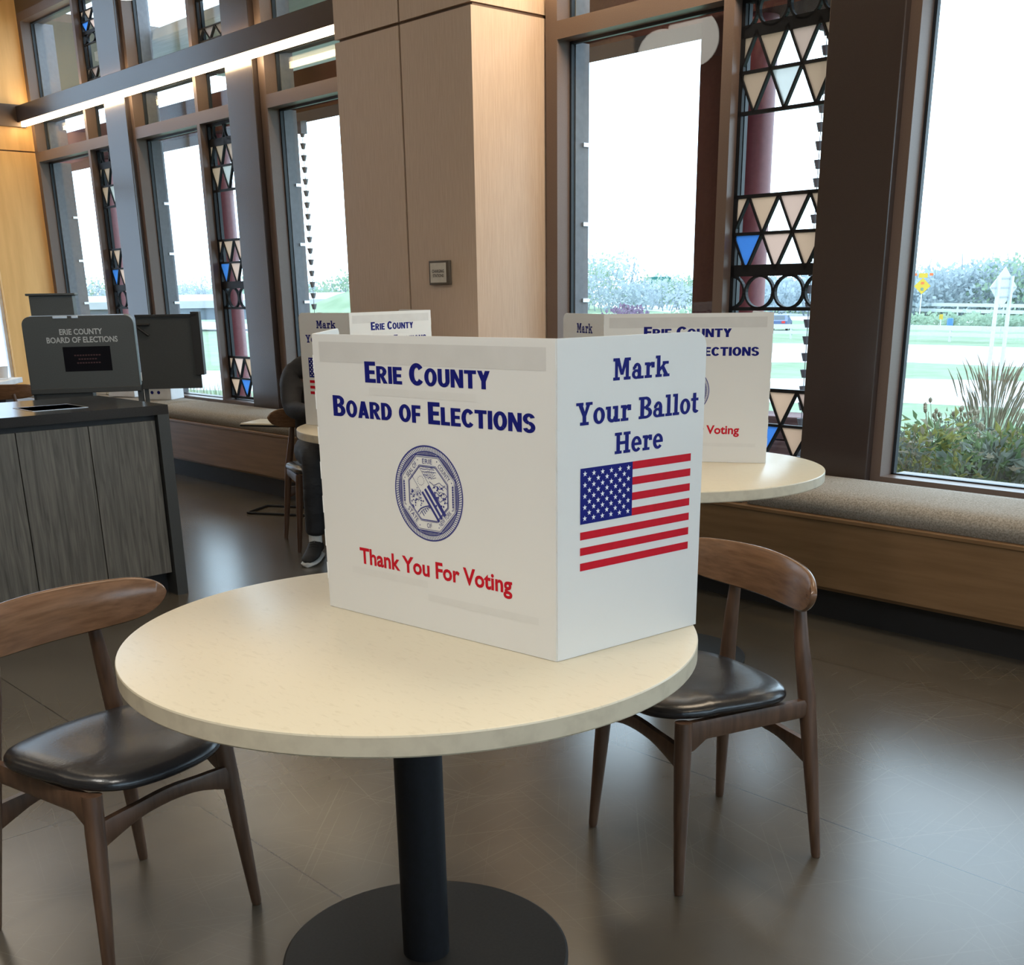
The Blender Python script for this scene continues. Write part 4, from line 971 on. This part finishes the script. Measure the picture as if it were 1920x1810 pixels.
# ------------------------------------------------------------------ outside: ground and roads
ZG = -2.7
def ground_z(x, y):
    s = min(1, max(0, (y - 9) / 9)); s = s * s * (3 - 2 * s); return -.18 + (ZG + .18) * s
ysl = [YE + .01, 6, 7.5, 9, 10, 11, 12, 13, 14, 15, 16, 17, 18, 20, 30, 50, 80, 120, 180, 260, 420]; xsl = [-520, -300, -200, -140, -100, -70, -50, -35, -24, -16, -12, -8, -4, 0, 6, 20, 60, 140]
vs = [(x, y, ground_z(x, y)) for y in ysl for x in xsl]; nx = len(xsl)
me = bpy.data.meshes.new('ground'); me.from_pydata(vs, [], [(j * nx + i, j * nx + i + 1, (j + 1) * nx + i + 1, (j + 1) * nx + i) for j in range(len(ysl) - 1) for i in range(nx - 1)])
me.materials.append(GRASS_LAWN); o = bpy.data.objects.new('ground', me); C.objects.link(o); struct(o, 'lawn sloping down from the building to the roads', 'lawn')
def strip(name, near, far, label, z=.006, m_=ASPHALT):
    b = MB(); n = len(near)
    for i in range(n - 1): b.poly([(near[i][0], near[i][1], ZG + z), (near[i + 1][0], near[i + 1][1], ZG + z), (far[i + 1][0], far[i + 1][1], ZG + z), (far[i][0], far[i][1], ZG + z)])
    struct(b.build(name, m_), label, 'road')
strip('road', [(30, 42), (-17.2, 39.1), (-21.3, 38.5), (-24.6, 35.9), (-40, 29), (-70, 14)], [(30, 53), (-22, 50.2), (-27, 48.7), (-31.4, 45.5), (-50, 36), (-90, 20)], 'nearest pale road beyond the planting bed')
strip('road', [(30, 57), (-26, 58.5), (-32.4, 58.9), (-38.6, 54.9), (-80, 58), (-129.7, 69.4), (-190, 84)], [(30, 76), (-34, 76.3), (-42, 76.7), (-51.7, 73.4), (-110, 78), (-190, 95), (-260, 120)], 'second pale road crossing all the windows')
strip('road', [(40, 112), (-41, 104), (-58, 108), (-95, 130), (-190, 200), (-420, 430)], [(40, 128), (-50, 124), (-70, 130), (-115, 160), (-230, 260), (-500, 560)], 'far pale road behind the guardrails')

def guardrail(pts, hts, post, label, m_=GALV):
    t = thing('guardrail', label, 'guardrail', (pts[0][0], pts[0][1], ZG)); o0 = Vector((pts[0][0], pts[0][1], 0))
    for z0, z1 in hts:
        b = MB()
        for p, q in zip(pts[:-1], pts[1:]):
            p, q = Vector((*p, 0)) - o0, Vector((*q, 0)) - o0; dr = (q - p).normalized(); nn = Vector((-dr.y, dr.x, 0)) * .08
            b.hexa([p - nn + Vector((0, 0, z0)), q - nn + Vector((0, 0, z0)), q + nn + Vector((0, 0, z0)), p + nn + Vector((0, 0, z0)), p - nn + Vector((0, 0, z1)), q - nn + Vector((0, 0, z1)), q + nn + Vector((0, 0, z1)), p + nn + Vector((0, 0, z1))])
        b.build('rail', m_, t)
    for p, q in zip(pts[:-1], pts[1:]):
        p, q = Vector((*p, 0)) - o0, Vector((*q, 0)) - o0; n = max(1, int((q - p).length / post))
        for k in range(n):
            c = p + (q - p) * (k + .5) / n; b = MB(); b.box(c.x - .07, c.y - .07, 0, c.x + .07, c.y + .07, hts[-1][0]); b.build('post', GALV, t)
guardrail([(5, 86), (-38, 81), (-46, 82), (-58, 80)], [(.38, .62), (.78, 1.12)], 4.2, 'white guardrail between the second road and the grass bank')
guardrail([(-20, 132), (-60, 134), (-84, 148), (-120, 172), (-232, 290)], [(.55, .95), (1.25, 1.65)], 9, 'tall white guardrail along the far road')

# hill and bridge at left
b = MB(); R = []
for k in range(9):
    r = k / 8; zz = 4.6 * (math.cos(r * PI) * .5 + .5)
    R.append([Vector((-84 + (17 * r + .05) * math.cos(a), 62 + (17 * r + .05) * math.sin(a), ZG + zz)) for a in [2 * PI * j / 40 for j in range(40)]])
b.rings(R, cap=False); struct(b.build('hill', GRASS_LAWN, smooth=True), 'green grassy mound seen beside the rain chain', 'hill')
t = thing('road_bridge', 'low grey road bridge crossing behind the left windows', 'bridge', (-118, 78, ZG), math.atan2(-62, -78))
b = MB(); b.box(-8, -4, 2.6, 150, 4, 3.4); b.build('deck', BRIDGEC, t)
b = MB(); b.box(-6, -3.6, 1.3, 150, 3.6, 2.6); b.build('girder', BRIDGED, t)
b = MB(); b.box(-8, -4.1, 3.4, 150, -3.9, 4.1); b.build('parapet', WHITEPAPER, t)
b = MB(); b.box(-22, -4, 0, -8, 4, 3.6); b.build('abutment', BRIDGEC, t)
for x in (25, 60, 95):
    b = MB(); b.box(x - .8, -3, 0, x + .8, 3, 1.4); b.build('pier', BRIDGEC, t)

# ------------------------------------------------------------------ outside: vegetation
def fuzzy(name, spots, mats, label, cat, kind=None, twigs=0, tw=.06):
    """crowns of small leaf faces around ellipsoids"""
    b = MB()
    for (x, y, z, rx, rz_, n, s, mi) in spots:
        for _ in range(n):
            th, ph = random.uniform(0, 2 * PI), math.acos(random.uniform(-.6, 1)); k = random.uniform(.55, 1.05)
            p = Vector((x + rx * k * math.sin(ph) * math.cos(th), y + rx * k * math.sin(ph) * math.sin(th), z + rz_ * k * math.cos(ph)))
            a = Vector((random.gauss(0, 1), random.gauss(0, 1), random.gauss(0, 1))).normalized(); c = a.orthogonal().normalized(); q = s * random.uniform(.6, 1.3)
            b.poly([p - a * q, p + c * q * .55, p + a * q, p - c * q * .55], mi)
        for _ in range(twigs):
            th = random.uniform(0, 2 * PI); e = Vector((x + rx * .7 * math.cos(th), y + rx * .7 * math.sin(th), z + rz_ * random.uniform(.5, 1.25)))
            b.tube([(x + rx * .2 * math.cos(th), y + rx * .2 * math.sin(th), z - rz_), e], [tw, tw * .3], 4, 0)
    o = b.build(name, mats); tag(o, label, cat, kind=kind); return o
def ray_point(u, dist):
    d = at(u, 560, 2, ZG); v = Vector((d.x, d.y, 0)).normalized(); return v * dist
# far tree line, uncountable
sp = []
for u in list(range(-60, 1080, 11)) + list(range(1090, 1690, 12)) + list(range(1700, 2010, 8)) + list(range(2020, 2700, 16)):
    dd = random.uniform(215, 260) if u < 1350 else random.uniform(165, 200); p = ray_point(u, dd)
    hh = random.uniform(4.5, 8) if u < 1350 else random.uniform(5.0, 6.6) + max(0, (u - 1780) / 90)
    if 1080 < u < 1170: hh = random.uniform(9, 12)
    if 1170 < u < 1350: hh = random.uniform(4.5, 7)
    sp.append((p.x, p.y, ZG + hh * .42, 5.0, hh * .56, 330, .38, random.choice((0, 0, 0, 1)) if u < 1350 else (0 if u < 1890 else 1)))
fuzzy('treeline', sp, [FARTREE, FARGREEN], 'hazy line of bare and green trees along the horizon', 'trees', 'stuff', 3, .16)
p = at(1176, 592, 2, ZG); p = Vector((p.x, p.y, 0)).normalized() * 95
fuzzy('purple_shrub', [(p.x, p.y, ZG + 1.3, 2.2, 1.5, 700, .2, 0)], [PURPLE], 'rounded purple shrub outside the window right of the veneered column', 'shrub')
p = ray_point(1285, 97)
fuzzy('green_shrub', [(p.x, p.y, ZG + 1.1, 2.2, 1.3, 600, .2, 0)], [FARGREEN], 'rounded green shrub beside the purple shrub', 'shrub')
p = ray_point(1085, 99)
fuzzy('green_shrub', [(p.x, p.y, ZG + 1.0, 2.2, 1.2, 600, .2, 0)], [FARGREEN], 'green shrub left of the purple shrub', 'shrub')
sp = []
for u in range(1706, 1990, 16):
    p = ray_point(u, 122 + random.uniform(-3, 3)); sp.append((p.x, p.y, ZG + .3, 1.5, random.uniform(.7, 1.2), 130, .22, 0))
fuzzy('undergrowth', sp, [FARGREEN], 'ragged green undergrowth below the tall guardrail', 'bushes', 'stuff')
def clump(name, base, h, spread, n, wd, mats, label, cat='plant', lean=.5, leafy=0, weights=None, plume=0):
    b = MB(); X, Y, Z = base
    for _ in range(n):
        th = random.uniform(0, 2 * PI); r0 = random.uniform(0, .25) * spread; hh = h * random.uniform(.55, 1.05); ln = random.uniform(.1, 1) * lean * spread
        p0 = Vector((X + r0 * math.cos(th), Y + r0 * math.sin(th), Z)); dr = Vector((math.cos(th + random.uniform(-.5, .5)), math.sin(th), 0)); sd = Vector((-dr.y, dr.x, 0))
        mi = random.choices(range(len(mats)), weights)[0]; prev = None
        for k in range(5):
            f = k / 4; c = p0 + dr * ln * f ** 1.8 + Vector((0, 0, hh * (f - .12 * f * f * (ln / max(.01, spread))))); ww = wd * (1 - f) ** .6 * (.6 + f) if k < 4 else .0008
            l, rr = b.bm.verts.new(c - sd * ww), b.bm.verts.new(c + sd * ww)
            if prev: b.bm.faces.new((prev[0], prev[1], rr, l)).material_index = mi
            prev = (l, rr)
            if leafy and k in (1, 2, 3):
                for _j in range(leafy):
                    a = Vector((random.gauss(0, 1), random.gauss(0, 1), random.gauss(.2, .5))).normalized(); q = a.orthogonal().normalized(); s = random.uniform(.05, .12)
                    f2 = b.poly([c, c + a * s * .5 + q * s * .22, c + a * s, c + a * s * .5 - q * s * .22], random.choices(range(len(mats)), weights)[0])
        if plume and random.random() < plume:
            b.tube([c, c + Vector((dr.x * .04, dr.y * .04, .12)), c + Vector((dr.x * .08, dr.y * .08, .2))], [.002, .006, .001], 5, len(mats) - 1)
    o = b.build(name, mats); tag(o, label, cat); return o
def bed(u, v, y): p = at(u, v, 1, y); return (p.x, y, -.17)
def ht(bs, v): return max(.25, height_at(bs, v) + .17)
def bush(u, v, y, top, r, n, mats, weights, label, sleaf=.05, stalks=0, name='leafy_plant'):
    k = bed(u, v, y); h = ht(k, top); b = MB(); X, Y, Z = k; sleaf *= .74
    for _ in range(int(n * 1.5)):
        f = random.random() ** .8; th = random.uniform(0, 2 * PI); rr = r * math.sqrt(random.random()) * (1.0 - .55 * f); p = Vector((X + rr * math.cos(th), Y + rr * math.sin(th), Z + h * f * random.uniform(.8, 1.0)))
        a = Vector((math.cos(th) * .7 + random.gauss(0, .5), math.sin(th) * .7 + random.gauss(0, .5), random.gauss(.35, .55))).normalized(); c = a.cross(Vector((random.gauss(0, 1), random.gauss(0, 1), random.gauss(0, 1)))).normalized(); q = sleaf * random.uniform(.6, 1.7); nn = a.cross(c) * q * .16
        b.poly([p, p + a * q * .45 + c * q * .20 + nn, p + a * q, p + a * q * .45 - c * q * .20 + nn], random.choices(range(len(mats)), weights)[0])
    for _ in range(14 + stalks):
        th = random.uniform(0, 2 * PI); rr = r * random.random() * .7; e = Vector((X + rr * 1.2 * math.cos(th), Y + rr * 1.2 * math.sin(th), Z + h * random.uniform(.7, 1.08)))
        b.tube([(X + rr * .4 * math.cos(th), Y + rr * .4 * math.sin(th), Z), e], [.004, .002], 5, len(mats) - 1)
        if stalks: b.ball(e, .014, 1, len(mats) - 1, (1, 1, 1.5))
    o = b.build(name, mats); tag(o, label, 'plant'); return o
k = bed(1848, 880, 8.2); clump('ornamental_grass', k, ht(k, 724), .26, 420, .0009, [LEAF_C, LEAF_A, STRAW], 'tall feathery ornamental grass rising above the planting bed', lean=.75, weights=(3, 2, 4), plume=.3)
bush(1742, 900, 6.7, 786, .34, 900, [LEAF_B, LEAF_A, STRAW], (5, 3, 1), 'yellow green leafy plant at the left of the planting bed', .075)
bush(1703, 900, 6.2, 806, .22, 420, [LEAF_B, LEAF_C, STRAW], (3, 3, 2), 'thin yellowing plant beside the window jamb', .06)
bush(1782, 900, 7.5, 772, .34, 700, [LEAF_C, LEAF_A, STRAW], (3, 2, 2), 'grey green seed head plant behind the yellow green one', .05, 22)
bush(1795, 930, 5.9, 842, .26, 800, [LEAF_A, LEAF_C, LEAF_B], (4, 3, 1), 'low dark green leafy plant in the front of the bed', .07)
bush(1857, 930, 6.1, 832, .27, 800, [LEAF_C, LEAF_A, STRAW], (4, 3, 1), 'grey green long leaved plant below the ornamental grass', .09)
bush(1905, 930, 6.5, 800, .30, 800, [LEAF_A, LEAF_B, STRAW], (4, 3, 1), 'bright green leafy plant at the right of the bed', .07)
bush(1962, 930, 6.4, 780, .34, 800, [LEAF_B, LEAF_A, STRAW], (4, 3, 1), 'yellow leaved plant at the right edge of the picture', .07)
bush(1690, 905, 7.6, 800, .30, 600, [LEAF_C, STRAW, LEAF_A], (3, 2, 2), 'grey green shrubby plant at the far left corner of the bed', .05)
bush(1830, 900, 7.2, 800, .40, 900, [LEAF_A, LEAF_C, STRAW], (4, 3, 1), 'dense green plant in the middle of the bed before the ornamental grass', .06)
b = MB()
for _ in range(5200):
    x, y = random.uniform(-5.2, .4), random.uniform(5.5, 9.0)
    if x < -3.95 and y < 6.5: continue
    hh = random.uniform(.25, .62) * (1 if x > -3.9 else .5); th = random.uniform(0, 2 * PI); l = random.uniform(.02, .16)
    d = Vector((math.cos(th), math.sin(th), 0)); s = Vector((-d.y, d.x, 0)) * random.uniform(.004, .011); p = Vector((x, y, -.18))
    b.poly([p - s, p + s, p + d * l * .4 + s * .8 + Vector((0, 0, hh * .6)), p + d * l + Vector((0, 0, hh)), p + d * l * .4 - s * .8 + Vector((0, 0, hh * .6))], random.choices(range(4), (4, 3, 2, 2))[0])
tag(b.build('undergrowth', [LEAF_C, LEAF_A, LEAF_B, STRAW]), 'mixed low planting filling the bed outside the right window', 'plants', kind='stuff')
b = MB()
for _ in range(2600):
    x, y = random.uniform(-17, -8.4), random.uniform(6.6, 8.6); hh = random.uniform(.12, .42); th = random.uniform(0, 2 * PI); l = random.uniform(.02, .16)
    d = Vector((math.cos(th), math.sin(th), 0)); s = Vector((-d.y, d.x, 0)) * random.uniform(.004, .011); p = Vector((x, y, -.18))
    b.poly([p - s, p + s, p + d * l + Vector((0, 0, hh))], random.choices(range(3), (3, 3, 2))[0])
tag(b.build('undergrowth', [LEAF_A, LEAF_C, STRAW]), 'low pale planting outside the left windows', 'plants', kind='stuff')
b = MB(); b.box(-22, YE + .03, -.175, 40, 6.5, -.15); b.box(XR + .3, -20, -.175, 40, YE + .03, -.15); struct(b.build('path', PAVING), 'grey paving along the building outside the windows', 'path')
t = thing('planter_wall', 'low planter wall of banded red stone outside the lattice', 'planter', (-5.15, 6.05, -.15), .1)
for i in range(5):
    b = MB(); b.box(0, 0, i * .15, 1.12, .28, i * .15 + .142); b.build('course', BRICK, t, bevel=.006)

# ------------------------------------------------------------------ outside: signs and cars
p = at(1862, 705, 2, ZG); zt = height_at(p, 500); zb_ = height_at(p, 578)
t = thing('diamond_sign', 'back of a large diamond road sign on two posts', 'road sign', (p.x, p.y, ZG), R_(76)); hc = (zt + zb_) / 2 - ZG; s = (zt - zb_) / 2
b = MB(); b.prism([(-s, 0), (0, -s), (s, 0), (0, s)], lambda q: Vector((q[0], 0, hc + q[1])), lambda q: Vector((q[0], .03, hc + q[1]))); b.build('plate', GALV, t)
for x in (-.42, .42):
    b = MB(); b.box(x - .07, -.12, 0, x + .07, 0, hc + s * .55); b.build('post', GALV, t)
b = MB()
for z in (-.45, 0, .45): b.box(-s * (1 - abs(z)) * .9, -.03, hc + z * s - .03, s * (1 - abs(z)) * .9, 0, hc + z * s + .03)
b.build('brace', BRIDGEC, t)
p = ray_point(1727, 150); zt = height_at(p, 521); zb_ = height_at(p, 552)
t = thing('diamond_sign', 'small yellow diamond warning sign with orange flags by the window edge', 'road sign', (p.x, p.y, ZG), R_(28)); hc = (zt + zb_) / 2 - ZG; s = (zt - zb_) / 2
b = MB(); b.prism([(-s, 0), (0, -s), (s, 0), (0, s)], lambda q: Vector((q[0], 0, hc + q[1])), lambda q: Vector((q[0], .05, hc + q[1]))); b.build('plate', YELLOW, t)
b = MB(); b.box(-.07, .06, 0, .07, .2, hc); b.build('post', GALV, t)
b = MB(); b.box(-.18, -.02, hc + .2 * s, .18, -.005, hc + .5 * s); b.box(-.16, -.02, hc - .55 * s, .16, -.005, hc - .2 * s, 1); b.build('symbol', [ORANGE, FARGREEN], t)
b = MB(); b.box(-.5, -.02, hc + s * 1.0, .5, .02, hc + s * 1.55); b.build('cross_plate', YELLOW, t)
for x in (-.9, .9):
    b = MB(); b.box(x - .2, -.03, hc + s * 1.25, x + .2, .01, hc + s * 1.55); b.build('flag', ORANGE, t)
p = ray_point(1237, 240); z0, z1 = height_at(p, 531), height_at(p, 519)
t = thing('highway_sign', 'small green highway sign far beyond the road', 'road sign', (p.x, p.y, ZG), R_(30))
b = MB(); b.box(-2.2, 0, z0 - ZG, 2.2, .15, z1 - ZG); b.build('plate', GREENSIGN, t)
for x in (-1.6, 1.6):
    b = MB(); b.box(x - .1, .15, 0, x + .1, .3, z0 - ZG + .3); b.build('post', GALV, t)
p = at(1780, 618, 2, ZG); b = MB(); b.lathe([(.28, 0), (.28, .9), (.2, 1.0)], 16); o = b.build('utility_marker', BLUEPLASTIC, smooth=True); o.location = (p.x, p.y, ZG); tag(o, 'small blue utility marker on the grass bank', 'marker')
p = at(1762, 620, 2, ZG); t = thing('delineator_post', 'thin roadside delineator with a yellow top on the grass bank', 'marker', (p.x, p.y, ZG))
b = MB(); b.tube([(0, 0, 0), (0, 0, 1.0)], .06, 8); b.build('post', GALV, t); b = MB(); b.box(-.16, -.04, .95, .16, .04, 1.4); b.build('reflector', YELLOW, t)
def car(p, rz, paint, label):
    t = thing('car', label, 'car', (p.x, p.y, ZG + .03), rz)
    side = [(-2.15, .32), (-2.2, .62), (-2.12, .92), (-1.75, 1.02), (-1.15, 1.43), (.25, 1.46), (1.0, 1.02), (1.95, .84), (2.2, .62), (2.18, .32)]
    b = MB(); R = []
    for y, k in ((-.88, .93), (-.84, .98), (-.55, 1.0), (.55, 1.0), (.84, .98), (.88, .93)):
        R.append([Vector((x * (1 if z < 1.0 else (.985 if abs(y) < .8 else .93)), y * (1 if z < 1.03 else .84), .32 + (z - .32) * k)) for x, z in side])
    b.rings(R); b.build('body', paint, t, smooth=True, angle=35)
    b = MB()
    b.hexa([Vector(q) for q in ((-1.83, -.62, 1.0), (-1.83, .62, 1.0), (-1.30, .55, 1.36), (-1.30, -.55, 1.36), (-1.77, -.62, 1.02), (-1.77, .62, 1.02), (-1.24, .55, 1.38), (-1.24, -.55, 1.38))])
    for s in (-1, 1): b.hexa([Vector(q) for q in ((-1.2, .80 * s, 1.03), (.7, .80 * s, 1.03), (.2, .735 * s, 1.36), (-.95, .735 * s, 1.36), (-1.2, .84 * s, 1.03), (.7, .84 * s, 1.03), (.2, .765 * s, 1.36), (-.95, .765 * s, 1.36))])
    b.build('window_glass', CARGLASS, t)
    for s in (-1, 1):
        b = MB(); b.box(-2.21, .55 * s - .16, .70, -2.10, .55 * s + .16, .90); b.build('tail_light', TAILRED, t)
        for x in (-1.35, 1.35):
            b = MB(); R = [[Vector((x + .33 * math.cos(2 * PI * k / 20), y, .33 + .33 * math.sin(2 * PI * k / 20))) for k in range(20)] for y in (.70 * s, .90 * s)]; b.rings(R); b.build('wheel', TYRE, t, smooth=True, angle=40)
    return t
car(at(1462, 620, 2, ZG), R_(118), CARBLUE, 'dark blue car driving away, seen past the right voting booth')
car(ray_point(1236, 84), R_(150), CARWHITE, 'white car of which the roof shows above the right voting booth')

for o in list(bpy.data.objects):
    if o.type == 'EMPTY' and not o.children and o.parent is None: bpy.data.objects.remove(o)
